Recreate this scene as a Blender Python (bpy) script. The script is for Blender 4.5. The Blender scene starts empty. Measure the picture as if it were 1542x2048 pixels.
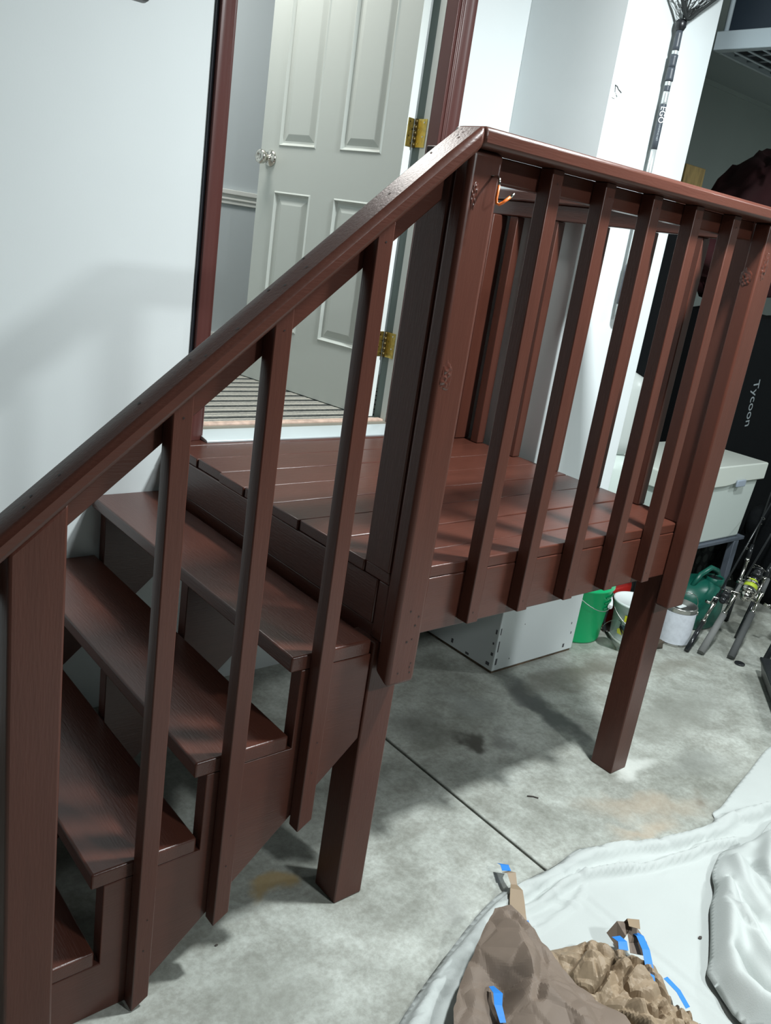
import bpy, bmesh, math, random
from mathutils import Vector, Matrix, noise, geometry
random.seed(7)
C = bpy.context.scene.collection
S = bpy.context.scene
PI = math.pi

# ------------------------------------------------------------------ camera
F_PX = 1718.41
cam_d = bpy.data.cameras.new('camera')
cam = bpy.data.objects.new('camera', cam_d); C.objects.link(cam)
yaw, pitch, roll = map(math.radians, (41.8478, -17.7622, 8.7164))
fw = Vector((math.sin(yaw)*math.cos(pitch), math.cos(yaw)*math.cos(pitch), math.sin(pitch)))
rt = Vector((math.cos(yaw), -math.sin(yaw), 0)); up = rt.cross(fw)
rt2 = math.cos(roll)*rt + math.sin(roll)*up
up2 = -math.sin(roll)*rt + math.cos(roll)*up
M = Matrix((rt2, up2, -fw)).transposed().to_4x4()
M.translation = Vector((-0.3524, -2.4889, 1.6691))
cam.matrix_world = M
cam_d.sensor_fit = 'HORIZONTAL'; cam_d.sensor_width = 36.0
cam_d.lens = 36.0*F_PX/1542
cam_d.clip_start = 0.02; cam_d.clip_end = 60
S.camera = cam

# ------------------------------------------------------------------ light and exposure
S.view_settings.view_transform = 'Standard'
S.view_settings.look = 'None'
S.view_settings.gamma = 1.0
S.view_settings.use_curve_mapping = False
S.view_settings.exposure = 0.0
W = bpy.data.worlds.new('world'); S.world = W; W.use_nodes = True
W.node_tree.nodes['Background'].inputs[0].default_value = (0.72, 0.86, 0.95, 1)
W.node_tree.nodes['Background'].inputs[1].default_value = 0.04

def area(name, loc, size, power, col=(0.93, 0.99, 1.0), tgt=None, sy=None):
    d = bpy.data.lights.new(name, 'AREA'); d.energy = power; d.color = col
    d.size = size
    if sy: d.shape = 'RECTANGLE'; d.size_y = sy
    o = bpy.data.objects.new(name, d); C.objects.link(o); o.location = loc
    v = (Vector(tgt)-Vector(loc)) if tgt else Vector((0, 0, -1))
    o.rotation_euler = v.to_track_quat('-Z', 'Y').to_euler()
    return o
area('ceiling_light_near', (1.80, -1.70, 2.98), 0.16, 108)
area('ceiling_light_far', (1.50, -4.2, 2.98), 0.26, 98)
area('right_bay_fill_light', (5.2, -2.4, 2.98), 0.3, 55)  # added fill that brightens the right bay, not a known fixture
area('interior_light', (1.25, 0.75, 3.3), 0.5, 28, (1.0, 0.97, 0.93))

# ------------------------------------------------------------------ materials
def sr(r, g, b):
    f = lambda c: ((c/255+0.055)/1.055)**2.4 if c > 10 else c/255/12.92
    return (f(r), f(g), f(b), 1)
def mat(name, col, rough=0.5, metal=0.0, var=0.0, vscale=8, bump=0.0, bscale=60, coat=0.0, trans=0.0, stretch=None, spec=0.5, col2=None):
    m = bpy.data.materials.new(name); m.use_nodes = True
    nt = m.node_tree; b = nt.nodes['Principled BSDF']
    b.inputs['Base Color'].default_value = col
    b.inputs['Roughness'].default_value = rough
    b.inputs['Metallic'].default_value = metal
    b.inputs['Specular IOR Level'].default_value = spec
    if coat: b.inputs['Coat Weight'].default_value = coat; b.inputs['Coat Roughness'].default_value = 0.25
    if trans: b.inputs['Transmission Weight'].default_value = trans
    tc = nt.nodes.new('ShaderNodeTexCoord'); src = tc.outputs['Object']
    if stretch:
        mp = nt.nodes.new('ShaderNodeMapping'); mp.inputs['Scale'].default_value = stretch
        nt.links.new(src, mp.inputs[0]); src = mp.outputs[0]
    if var or col2:
        n = nt.nodes.new('ShaderNodeTexNoise'); n.inputs['Scale'].default_value = vscale; n.inputs['Detail'].default_value = 4
        nt.links.new(src, n.inputs['Vector'])
        r = nt.nodes.new('ShaderNodeValToRGB'); r.color_ramp.elements[0].position = 0.35; r.color_ramp.elements[1].position = 0.65
        c2 = col2 or (col[0]*(1-var), col[1]*(1-var), col[2]*(1-var), 1)
        r.color_ramp.elements[0].color = c2; r.color_ramp.elements[1].color = col
        nt.links.new(n.outputs['Fac'], r.inputs[0]); nt.links.new(r.outputs[0], b.inputs['Base Color'])
    if bump:
        n = nt.nodes.new('ShaderNodeTexNoise'); n.inputs['Scale'].default_value = bscale; n.inputs['Detail'].default_value = 3
        nt.links.new(src, n.inputs['Vector'])
        bp = nt.nodes.new('ShaderNodeBump'); bp.inputs['Strength'].default_value = bump; bp.inputs['Distance'].default_value = 0.002
        nt.links.new(n.outputs['Fac'], bp.inputs['Height']); nt.links.new(bp.outputs[0], b.inputs['Normal'])
    return m

BROWN = (0.080, 0.0255, 0.0165, 1)
paintX = mat('brown_gloss_paint_x', BROWN, 0.33, var=0.10, vscale=5, bump=0.22, bscale=26, stretch=(1, 9, 9), coat=0.12, spec=0.4)
paintY = mat('brown_gloss_paint_y', BROWN, 0.33, var=0.10, vscale=5, bump=0.28, bscale=26, stretch=(9, 1, 9), coat=0.2, spec=0.45)
paintZ = mat('brown_gloss_paint_z', BROWN, 0.36, var=0.10, vscale=5, bump=0.20, bscale=26, stretch=(9, 9, 1), coat=0.08, spec=0.35)
casing_m = mat('brown_casing_paint', (0.085, 0.028, 0.024, 1), 0.35, bump=0.05, bscale=30)
nail_m = mat('dark_nail_hole', (0.012, 0.006, 0.005, 1), 0.5)
knot_m = mat('glossy_paint_over_knot', (0.078, 0.025, 0.017, 1), 0.22, bump=0.3, bscale=120, coat=0.3)
wallm = mat('white_wall_paint', (0.70, 0.745, 0.75, 1), 0.62, var=0.03, vscale=2, bump=0.05, bscale=160)
greywall = mat('grey_garage_wall', (0.50, 0.56, 0.54, 1), 0.8, var=0.06, vscale=2)
ceilm = mat('ceiling_paint', (0.45, 0.50, 0.50, 1), 0.8)
pilm = mat('white_pillar_board', (0.72, 0.77, 0.78, 1), 0.5, var=0.04, vscale=3, bump=0.08, bscale=40)
inwall = mat('interior_wall_blue_grey', (0.52, 0.58, 0.60, 1), 0.75)
trimw = mat('white_trim', (0.78, 0.80, 0.76, 1), 0.4)
doorm = mat('painted_door', (0.50, 0.535, 0.50, 1), 0.38)
doore = mat('door_edge_white', (0.85, 0.9, 0.88, 1), 0.35)
jambw = mat('jamb_off_white', (0.50, 0.53, 0.50, 1), 0.5)
strip_m = mat('dark_weatherstrip', (0.08, 0.11, 0.10, 1), 0.6)
brass = mat('brass', (0.62, 0.47, 0.13, 1), 0.32, 0.9, var=0.3, vscale=60)
chrome = mat('satin_nickel', (0.62, 0.60, 0.55, 1), 0.16, 1.0)
alum = mat('aluminium_sill', (0.62, 0.70, 0.72, 1), 0.35, 0.35, bump=0.1, bscale=50)
woodtan = mat('worn_sill_wood', (0.62, 0.45, 0.36, 1), 0.6, var=0.35, vscale=30)
black = mat('black_plastic', (0.012, 0.013, 0.015, 1), 0.35)
blackcloth = mat('black_fabric', (0.0035, 0.0045, 0.0055, 1), 0.9, spec=0.15, bump=0.4, bscale=90)
navy = mat('dark_navy_plastic', (0.012, 0.020, 0.030, 1), 0.5)
maroon = mat('maroon_fabric', (0.055, 0.008, 0.012, 1), 0.9, var=0.4, vscale=6, bump=0.4, bscale=40)
lumber = mat('weathered_lumber', (0.60, 0.42, 0.17, 1), 0.8, var=0.35, vscale=10, stretch=(6, 6, 1))
shelfm = mat('blue_grey_metal', (0.11, 0.13, 0.16, 1), 0.5, 0.3)
rackm = mat('rack_grey_steel', (0.34, 0.40, 0.43, 1), 0.5, 0.2)
binw = mat('off_white_plastic', (0.50, 0.56, 0.53, 1), 0.42)
binlid = mat('off_white_lid_plastic', (0.56, 0.60, 0.55, 1), 0.4)
latch_m = mat('grey_latch', (0.30, 0.35, 0.42, 1), 0.4)
greenb = mat('bright_green_plastic', (0.0, 0.56, 0.20, 1), 0.35)
whitep = mat('white_plastic', (0.75, 0.8, 0.8, 1), 0.3)
yellowl = mat('yellow_label', (0.62, 0.60, 0.03, 1), 0.5)
darkt = mat('dark_label_ink', (0.03, 0.06, 0.07, 1), 0.5)
redp = mat('red_plastic', (0.42, 0.02, 0.015, 1), 0.35)
tin = mat('paint_can_tin', (0.48, 0.48, 0.46, 1), 0.25, 0.9, bump=0.1, bscale=40)
canlab = mat('paint_spattered_label', (0.66, 0.70, 0.76, 1), 0.5, var=0.12, vscale=50)
greend = mat('dark_green_plastic', (0.004, 0.085, 0.06, 1), 0.35)
foam = mat('grey_foam_grip', (0.075, 0.08, 0.08, 1), 0.85, bump=0.3, bscale=200)
rodblk = mat('rod_blank', (0.02, 0.022, 0.024, 1), 0.2, 0.2)
lime = mat('lime_green_line', (0.45, 0.58, 0.04, 1), 0.4)
clearp = mat('clear_plastic', (0.95, 0.98, 0.98, 1), 0.03, trans=1.0)
clearp.node_tree.nodes['Principled BSDF'].inputs['IOR'].default_value = 1.12
silver = mat('anodised_silver', (0.72, 0.76, 0.76, 1), 0.25, 0.6)
netgrip = mat('graphite_grip', (0.055, 0.065, 0.08, 1), 0.4)
netm = mat('black_netting', (0.015, 0.018, 0.018, 1), 0.7)
letterw = mat('white_lettering', (0.8, 0.84, 0.84, 1), 0.5)
letterg = mat('grey_lettering', (0.30, 0.34, 0.36, 1), 0.5)
orange = mat('orange_coated_wire', (0.75, 0.16, 0.02, 1), 0.35)
kraft = mat('kraft_paper', (0.30, 0.222, 0.145, 1), 0.6, var=0.10, vscale=9, bump=0.15, bscale=40)
kraftd = mat('kraft_paper_reverse', (0.185, 0.14, 0.108, 1), 0.7, var=0.15, vscale=9)
tape = mat('blue_masking_tape', (0.02, 0.20, 0.62, 1), 0.6, bump=0.3, bscale=80)
deb = mat('dark_debris', (0.05, 0.04, 0.035, 1), 0.8)

# concrete: blotches, stains, grain
def concrete():
    m = bpy.data.materials.new('concrete_floor'); m.use_nodes = True
    nt = m.node_tree; b = nt.nodes['Principled BSDF']; L = nt.links
    tc = nt.nodes.new('ShaderNodeTexCoord'); P = tc.outputs['Object']
    def noi(scale, det=5, rough=0.6, dist=0.0):
        n = nt.nodes.new('ShaderNodeTexNoise'); n.inputs['Scale'].default_value = scale; n.inputs['Detail'].default_value = det
        n.inputs['Roughness'].default_value = rough; n.inputs['Distortion'].default_value = dist
        L.new(P, n.inputs['Vector']); return n.outputs['Fac']
    def ramp(f, a, c1, z, c2):
        r = nt.nodes.new('ShaderNodeValToRGB'); e = r.color_ramp.elements
        e[0].position = a; e[0].color = c1; e[1].position = z; e[1].color = c2
        L.new(f, r.inputs[0]); return r.outputs[0]
    def mix(f, a, c, mode='MIX'):
        x = nt.nodes.new('ShaderNodeMix'); x.data_type = 'RGBA'; x.blend_type = mode
        if isinstance(f, float): x.inputs[0].default_value = f
        else: L.new(f, x.inputs[0])
        for i, s in ((6, a), (7, c)):
            if isinstance(s, tuple): x.inputs[i].default_value = s
            else: L.new(s, x.inputs[i])
        return x.outputs[2]
    base = ramp(noi(1.9, 6, 0.62, 0.4), 0.36, (0.27, 0.283, 0.255, 1), 0.62, (0.47, 0.495, 0.465, 1))
    fine = ramp(noi(9, 8, 0.7, 0.3), 0.38, (0.62, 0.605, 0.565, 1), 0.62, (1.08, 1.08, 1.06, 1))
    col = mix(0.75, base, fine, 'MULTIPLY')
    grit = ramp(noi(60, 6, 0.7), 0.42, (0.74, 0.72, 0.70, 1), 0.58, (1.05, 1.05, 1.05, 1))
    col = mix(0.55, col, grit, 'MULTIPLY')
    nd = nt.nodes.new('ShaderNodeTexNoise'); nd.inputs['Scale'].default_value = 7; nd.inputs['Detail'].default_value = 4
    L.new(P, nd.inputs['Vector'])
    wob = nt.nodes.new('ShaderNodeVectorMath'); wob.operation = 'MULTIPLY_ADD'
    L.new(nd.outputs['Color'], wob.inputs[0]); wob.inputs[1].default_value = (0.22, 0.22, 0); wob.inputs[2].default_value = (-0.11, -0.11, 0)
    add = nt.nodes.new('ShaderNodeVectorMath'); add.operation = 'ADD'; L.new(P, add.inputs[0]); L.new(wob.outputs[0], add.inputs[1])
    def spot(x, y, rx, ry, ang, c, amt, col, soft=0.6):
        mp = nt.nodes.new('ShaderNodeMapping'); mp.vector_type = 'TEXTURE'
        mp.inputs['Location'].default_value = (x, y, 0); mp.inputs['Rotation'].default_value = (0, 0, ang)
        mp.inputs['Scale'].default_value = (rx, ry, 1)
        L.new(add.outputs[0], mp.inputs[0])
        ln = nt.nodes.new('ShaderNodeVectorMath'); ln.operation = 'LENGTH'; L.new(mp.outputs[0], ln.inputs[0])
        mr = nt.nodes.new('ShaderNodeMapRange'); mr.inputs[1].default_value = 1.0; mr.inputs[2].default_value = 1-soft
        mr.inputs[3].default_value = 0; mr.inputs[4].default_value = amt; mr.interpolation_type = 'SMOOTHSTEP'
        L.new(ln.outputs['Value'], mr.inputs[0])
        return mix(mr.outputs[0], col, c)
    col = spot(0.775, -1.01, 0.085, 0.07, 0, (0.36, 0.25, 0.10, 1), 0.75, col)      # rust ring
    col = spot(1.76, -0.77, 0.10, 0.07, 1.2, (0.055, 0.05, 0.04, 1), 0.95, col)     # oil stain
    col = spot(1.66, -0.60, 0.16, 0.20, 0.6, (0.12, 0.12, 0.105, 1), 0.6, col, 0.9)
    col = spot(2.20, -0.72, 0.075, 0.36, -0.15, (0.11, 0.115, 0.11, 1), 0.85, col)     # dark band along the joint
    col = spot(2.60, -0.60, 0.55, 0.13, -0.05, (0.12, 0.11, 0.085, 1), 0.75, col, 0.8)
    col = spot(2.05, -1.33, 0.30, 0.10, -0.45, (0.40, 0.31, 0.22, 1), 0.5, col, 0.9)
    col = spot(1.95, -1.40, 0.20, 0.05, -0.3, (0.44, 0.34, 0.24, 1), 0.5, col, 0.9)
    col = spot(2.23, -1.40, 0.06, 0.04, 0, (0.13, 0.10, 0.07, 1), 0.6, col, 0.9)
    col = spot(2.2, -1.15, 0.12, 0.09, 0, (0.62, 0.64, 0.60, 1), 0.7, col)
    col = spot(2.75, -1.02, 0.55, 0.20, 0.1, (0.20, 0.205, 0.18, 1), 0.65, col, 0.9)
    col = spot(3.1, -0.75, 0.35, 0.10, -0.1, (0.17, 0.16, 0.125, 1), 0.6, col, 0.9)
    col = spot(2.45, -1.28, 0.25, 0.10, -0.3, (0.21, 0.22, 0.20, 1), 0.6, col, 0.9)
    col = spot(1.88, -0.84, 0.12, 0.05, 0.9, (0.13, 0.13, 0.12, 1), 0.6, col, 0.9)
    col = spot(1.95, -0.55, 0.14, 0.22, 0.3, (0.30, 0.32, 0.30, 1), 0.5, col, 0.9)
    col = spot(1.72, -1.42, 0.20, 0.05, 0.1, (0.38, 0.31, 0.24, 1), 0.5, col, 0.9)
    col = spot(1.15, -1.32, 0.18, 0.06, 0.5, (0.30, 0.31, 0.29, 1), 0.5, col, 0.9)
    col = spot(0.60, -1.28, 0.22, 0.14, 0.3, (0.22, 0.23, 0.20, 1), 0.45, col, 0.9)
    col = spot(0.95, -1.52, 0.35, 0.07, 0.2, (0.25, 0.26, 0.24, 1), 0.5, col, 0.9)
    L.new(col, b.inputs['Base Color'])
    b.inputs['Roughness'].default_value = 0.55
    bp = nt.nodes.new('ShaderNodeBump'); bp.inputs['Strength'].default_value = 0.25; bp.inputs['Distance'].default_value = 0.002
    L.new(noi(45, 8, 0.75), bp.inputs['Height']); L.new(bp.outputs[0], b.inputs['Normal'])
    return m
conc = concrete()

def clothmat():
    m = mat('canvas_drop_cloth', (0.47, 0.50, 0.485, 1), 0.85, var=0.05, vscale=3, bump=0.2, bscale=300)
    return m
canvas = clothmat()

def stripes():
    m = bpy.data.materials.new('striped_mat'); m.use_nodes = True
    nt = m.node_tree; b = nt.nodes['Principled BSDF']; L = nt.links
    tc = nt.nodes.new('ShaderNodeTexCoord')
    sp = nt.nodes.new('ShaderNodeSeparateXYZ'); L.new(tc.outputs['Object'], sp.inputs[0])
    n = nt.nodes.new('ShaderNodeTexNoise'); n.inputs['Scale'].default_value = 90; L.new(tc.outputs['Object'], n.inputs['Vector'])
    a = nt.nodes.new('ShaderNodeMath'); a.operation = 'MULTIPLY_ADD'; L.new(n.outputs['Fac'], a.inputs[0]); a.inputs[1].default_value = 0.012
    L.new(sp.outputs['Y'], a.inputs[2])
    d = nt.nodes.new('ShaderNodeMath'); d.operation = 'MULTIPLY'; L.new(a.outputs[0], d.inputs[0]); d.inputs[1].default_value = 1/0.083
    f = nt.nodes.new('ShaderNodeMath'); f.operation = 'FRACT'; L.new(d.outputs[0], f.inputs[0])
    r = nt.nodes.new('ShaderNodeValToRGB'); r.color_ramp.interpolation = 'CONSTANT'
    e = r.color_ramp.elements; e[0].position = 0; e[0].color = (0.018, 0.022, 0.02, 1); e[1].position = 0.26; e[1].color = (0.20, 0.20, 0.18, 1)
    for p, c in ((0.45, (0.42, 0.40, 0.34, 1)), (0.62, (0.16, 0.165, 0.15, 1)), (0.78, (0.36, 0.345, 0.30, 1)), (0.9, (0.2, 0.2, 0.18, 1))):
        x = e.new(p); x.color = c
    L.new(f.outputs[0], r.inputs[0]); L.new(r.outputs[0], b.inputs['Base Color']); b.inputs['Roughness'].default_value = 0.95
    bp = nt.nodes.new('ShaderNodeBump'); bp.inputs['Strength'].default_value = 0.6; bp.inputs['Distance'].default_value = 0.004
    L.new(n.outputs['Fac'], bp.inputs['Height']); L.new(bp.outputs[0], b.inputs['Normal'])
    return m
matm = stripes()

# ------------------------------------------------------------------ helpers
def obj(name, bm, m, parent=None, bev=0, seg=2, smooth=False, label=None, kind=None, mats=None):
    bmesh.ops.recalc_face_normals(bm, faces=bm.faces[:])
    me = bpy.data.meshes.new(name); bm.to_mesh(me); bm.free()
    for mm in (mats or [m]): me.materials.append(mm)
    o = bpy.data.objects.new(name, me); C.objects.link(o)
    if parent is not None:
        o.parent = parent; o.matrix_parent_inverse = Matrix.Translation(-Vector(parent.location)) if parent.type == 'EMPTY' else Matrix.Identity(4)
    if bev:
        md = o.modifiers.new('bevel', 'BEVEL'); md.width = bev; md.segments = seg; md.limit_method = 'ANGLE'; md.angle_limit = math.radians(35)
        md.harden_normals = False
    if smooth:
        for p in me.polygons: p.use_smooth = True
    elif bev:
        for p in me.polygons: p.use_smooth = True
        try: me.set_sharp_from_angle(angle=math.radians(50))
        except Exception: pass
    if label: o['label'] = label
    if kind: o['kind'] = kind
    return o
def thing(name, label, cat, loc=(0, 0, 0), group=None):
    o = bpy.data.objects.new(name, None); C.objects.link(o); o.location = loc; o.empty_display_size = 0.1
    o['label'] = label; o['category'] = cat
    if group: o['group'] = group
    return o
def tag(o, label, cat, group=None):
    o['label'] = label; o['category'] = cat
    if group: o['group'] = group
    return o
def box(bm, x0, x1, y0, y1, z0, z1, mi=0):
    v = [bm.verts.new(p) for p in ((x0,y0,z0),(x1,y0,z0),(x1,y1,z0),(x0,y1,z0),(x0,y0,z1),(x1,y0,z1),(x1,y1,z1),(x0,y1,z1))]
    for f in ((0,3,2,1),(4,5,6,7),(0,1,5,4),(1,2,6,5),(2,3,7,6),(3,0,4,7)):
        fc = bm.faces.new([v[i] for i in f]); fc.material_index = mi
    return bm
def B(*a): return box(bmesh.new(), *a)
def prism_xz(bm, pts, y0, y1):
    a = [bm.verts.new((x, y0, z)) for x, z in pts]; b = [bm.verts.new((x, y1, z)) for x, z in pts]
    bm.faces.new(a); bm.faces.new(b[::-1]); n = len(pts)
    for i in range(n): bm.faces.new((a[i], a[(i+1) % n], b[(i+1) % n], b[i]))
    return bm
def prism_dir(bm, pts, d):
    a = [bm.verts.new(p) for p in pts]; b = [bm.verts.new(Vector(p)+Vector(d)) for p in pts]
    bm.faces.new(a); bm.faces.new(b[::-1]); n = len(pts)
    for i in range(n): bm.faces.new((a[i], a[(i+1) % n], b[(i+1) % n], b[i]))
    return bm
def tube(bm, pts, r, n=8, caps=True, mi=0):
    pts = [Vector(p) for p in pts]; rs = r if isinstance(r, (list, tuple)) else [r]*len(pts)
    rings = []; prev = None
    for i, p in enumerate(pts):
        t = (pts[min(i+1, len(pts)-1)]-pts[max(i-1, 0)]).normalized()
        if prev is None:
            a = t.orthogonal().normalized()
        else:
            a = (prev - t*prev.dot(t)).normalized()
        prev = a; b = t.cross(a)
        rings.append([bm.verts.new(p+rs[i]*(math.cos(2*PI*k/n)*a+math.sin(2*PI*k/n)*b)) for k in range(n)])
    for i in range(len(rings)-1):
        for k in range(n):
            f = bm.faces.new((rings[i][k], rings[i][(k+1) % n], rings[i+1][(k+1) % n], rings[i+1][k])); f.material_index = mi; f.smooth = True
    if caps:
        bm.faces.new(rings[0][::-1]).material_index = mi; bm.faces.new(rings[-1]).material_index = mi
    return bm
def lathe(bm, prof, c=(0, 0, 0), n=32, axis=None, mi=0):
    rings = []; c = Vector(c)
    q = Vector((0, 0, 1)).rotation_difference(Vector(axis).normalized()) if axis else None
    for r, z in prof:
        ring = []
        for k in range(n):
            p = Vector((r*math.cos(2*PI*k/n), r*math.sin(2*PI*k/n), z))
            if q: p = q @ p
            ring.append(bm.verts.new(c+p))
        rings.append(ring)
    for i in range(len(rings)-1):
        for k in range(n):
            f = bm.faces.new((rings[i][k], rings[i][(k+1) % n], rings[i+1][(k+1) % n], rings[i+1][k])); f.smooth = True; f.material_index = mi
    if prof[0][0] > 1e-5: bm.faces.new(rings[0][::-1]).material_index = mi
    if prof[-1][0] > 1e-5: bm.faces.new(rings[-1]).material_index = mi
    bmesh.ops.remove_doubles(bm, verts=bm.verts[:], dist=1e-6)
    return bm
def nails(bm, pts, nrm, r=0.0028, mi=1):
    n = Vector(nrm).normalized(); a = n.orthogonal().normalized(); b = n.cross(a)
    for p in pts:
        p = Vector(p)
        v = [bm.verts.new(p+n*0.0006+r*random.uniform(.7, 1.3)*(math.cos(k*PI/3)*a+math.sin(k*PI/3)*b)) for k in range(6)]
        bm.faces.new(v).material_index = mi
def text(name, body, size, m, parent, loc, rot, extrude=0.0006):
    cu = bpy.data.curves.new(name, 'FONT'); cu.body = body; cu.size = size; cu.extrude = extrude; cu.align_x = 'CENTER'; cu.align_y = 'CENTER'
    t = bpy.data.objects.new(name+'_curve', cu); C.objects.link(t)
    bpy.context.view_layer.update()
    me = bpy.data.meshes.new_from_object(t.evaluated_get(bpy.context.evaluated_depsgraph_get()))
    bpy.data.objects.remove(t); bpy.data.curves.remove(cu)
    me.name = name; me.materials.clear(); me.materials.append(m)
    me.transform(Matrix.Translation(Vector(loc)) @ rot.to_4x4())
    o = bpy.data.objects.new(name, me); C.objects.link(o)
    o.parent = parent
    if parent.type == 'EMPTY': o.matrix_parent_inverse = Matrix.Translation(-Vector(parent.location))
    return o
def frame_rot(xdir, ydir):
    x = Vector(xdir).normalized(); y = Vector(ydir).normalized(); z = x.cross(y).normalized(); y = z.cross(x)
    return Matrix((x, y, z)).transposed()

# ------------------------------------------------------------------ setting
bm = bmesh.new()
g = 0.005
for x0, x1 in ((-5, 1.495-g), (1.495+g, 7.5)):
    box(bm, x0, x1, -6.5, 1.6, -0.10, 0.0)
box(bm, -5, 7.5, -6.5, 1.6, -0.16, -0.012, 1)
obj('floor', bm, conc, kind='structure', bev=0.004, seg=2, mats=[conc, mat('dirt_in_joint', (0.06, 0.055, 0.045, 1), 0.9)])
OX0, OX1, OZ1 = 1.0147, 1.8507, 2.99
bm = bmesh.new()
box(bm, -5, OX0-0.02, 0, 0.13, 0, 3.06)
box(bm, OX0-0.02, OX1+0.02, 0, 0.13, OZ1+0.02, 3.06)
box(bm, OX0-0.02, OX1+0.02, 0, 0.13, 0, 0.92)
box(bm, OX1+0.02, 2.75, 0, 0.13, 0, 3.06)
obj('wall_back', bm, wallm, kind='structure')
# boxed-in pillar beside the landing, with a chipped metal base
bm = B(2.204, 2.7338, -0.4393, 0.0, 0.012, 3.06)
pil = obj('wall_pillar', bm, pilm, kind='structure', bev=0.003)
bm = B(2.21, 2.728, -0.434, -0.002, 0.0, 0.012)
obj('pillar_base', bm, mat('rusty_base_edge', (0.16, 0.11, 0.07, 1), 0.8, var=0.5, vscale=20), parent=pil)
bm = bmesh.new()
for x, z, w, h in ((2.215, .10, .006, .05), (2.213, .18, .005, .03), (2.216, .04, .010, .03), (2.66, .03, .012, .018), (2.70, .09, .006, .012), (2.69, .14, .005, .01), (2.30, .05, .004, .006), (2.36, .20, .003, .005), (2.22, .30, .004, .05), (2.217, .42, .004, .08)):
    box(bm, x, x+w, -0.4400, -0.4396, z, z+h)
for y, z, w, h in ((-.43, .08, .012, .014), (-.425, .13, .008, .01), (-.43, .18, .008, .02), (-.42, .03, .02, .015), (-.30, .02, .02, .01), (-.433, .33, .006, .06), (-.2, .03, .012, .02)):
    box(bm, 2.2034, 2.2038, y, y+w, z, z+h)
obj('chipped_paint', bm, mat('chipped_spot_grey', (0.09, 0.09, 0.10, 1), 0.8), parent=pil)
obj('wall_return', B(2.66, 2.75, 0.13, 1.5, 0, 3.06), wallm, kind='structure')
obj('wall_right_bay', B(2.66, 7.5, 1.5, 1.6, 0, 3.06), greywall, kind='structure')
bm = B(-5, 7.5, -6.5, 0.13, 3.06, 3.16); box(bm, 2.70, 7.5, 0.1305, 1.6, 3.06, 3.16)
obj('ceiling', bm, ceilm, kind='structure')
obj('wall_right', B(7.4, 7.5, -6.5, 1.5, 0, 3.06), greywall, kind='structure')
bm = B(2.75, 7.4, 1.482, 1.5, 3.03, 3.06)
obj('trim_1', bm, greywall, kind='structure')
# interior beyond the door
obj('floor_interior', B(0.3, 2.66, 0.13, 1.7, 0.90, 0.955), mat('interior_floor', (0.25, 0.23, 0.20, 1), 0.5), kind='structure')
obj('wall_interior_back', B(0.3, 2.66, 1.60, 1.70, 0.955, 3.4), inwall, kind='structure')
obj('wall_interior_left', B(0.25, 0.30, 0.13, 1.7, 0.90, 3.4), inwall, kind='structure')
obj('wall_interior_right', B(2.60, 2.655, 0.13, 1.6, 0.955, 3.4), inwall, kind='structure')
obj('wall_interior_front', B(0.3, 2.6, 0.10, 0.129, 3.062, 3.4), inwall, kind='structure')
obj('ceiling_interior', B(0.25, 2.70, 0.10, 1.75, 3.4, 3.45), ceilm, kind='structure')
bm = bmesh.new()
prism_xz(bm, [(0, 0)]*0 or [(0.3, 1.695), (2.6, 1.695), (2.6, 1.765), (0.3, 1.765)], 1.588, 1.6)
box(bm, 0.3, 2.6, 1.575, 1.592, 1.742, 1.765); box(bm, 0.3, 2.6, 1.582, 1.592, 1.715, 1.726)
obj('trim_chair_rail', bm, trimw, kind='structure', bev=0.003)
obj('baseboard_interior', B(0.3, 2.6, 1.585, 1.6, 0.955, 1.05), trimw, kind='structure')

# door frame
def casing(name, x0, x1, side):
    bm = bmesh.new()
    w = x1-x0
    # stepped moulding profile across the width, extruded up
    if side < 0: prof = [(x0, 0), (x0, -.020), (x0+.010, -.022), (x0+.020, -.018), (x0+.030, -.016), (x1-.014, -.013), (x1-.010, -.009), (x1-.003, -.009), (x1, -.006), (x1, 0)]
    else: prof = [(x0, 0), (x0, -.006), (x0+.003, -.009), (x0+.010, -.009), (x0+.014, -.013), (x1-.030, -.016), (x1-.020, -.018), (x1-.010, -.022), (x1, -.020), (x1, 0)]
    a = [bm.verts.new((x, y, 0.938)) for x, y in prof]; b = [bm.verts.new((x, y, 3.05)) for x, y in prof]
    bm.faces.new(a); bm.faces.new(b[::-1])
    for i in range(len(prof)): 
        j = (i+1) % len(prof); bm.faces.new((a[i], a[j], b[j], b[i]))
    return obj(name, bm, casing_m, kind='structure', bev=0.0015)
casing('trim_casing_left', 0.957, 1.0147, -1)
casing('trim_casing_right', OX1+0.012, 1.926, 1)
obj('trim_casing_gap_left', B(0.9470, 0.9565, -0.006, 0.0, 0.94, 3.05), mat('dark_caulk_gap', (0.012, 0.014, 0.02, 1), 0.8), kind='structure')
obj('trim_casing_head', B(0.957, 1.926, -0.018, 0.0, 3.0501, 3.0599), casing_m, kind='structure')
bm = B(OX1, OX1+0.0195, -0.004, 0.055, 0.945, OZ1); box(bm, OX0-0.0195, OX0, -0.004, 0.055, 0.945, OZ1); box(bm, OX0, OX1, -0.004, 0.055, OZ1, OZ1+0.0195)
fr = obj('trim_door_jamb', bm, casing_m, kind='structure', bev=0.002)
bm = B(OX1, OX1+0.0195, 0.0555, 0.088, 0.945, OZ1); box(bm, OX0-0.0195, OX0, 0.0555, 0.13, 0.945, OZ1)
obj('jamb_lining', bm, jambw, parent=fr)
obj('weatherstrip', B(OX1+0.001, OX1+0.0195, 0.0885, 0.1295, 0.945, OZ1), strip_m, parent=fr)
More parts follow.
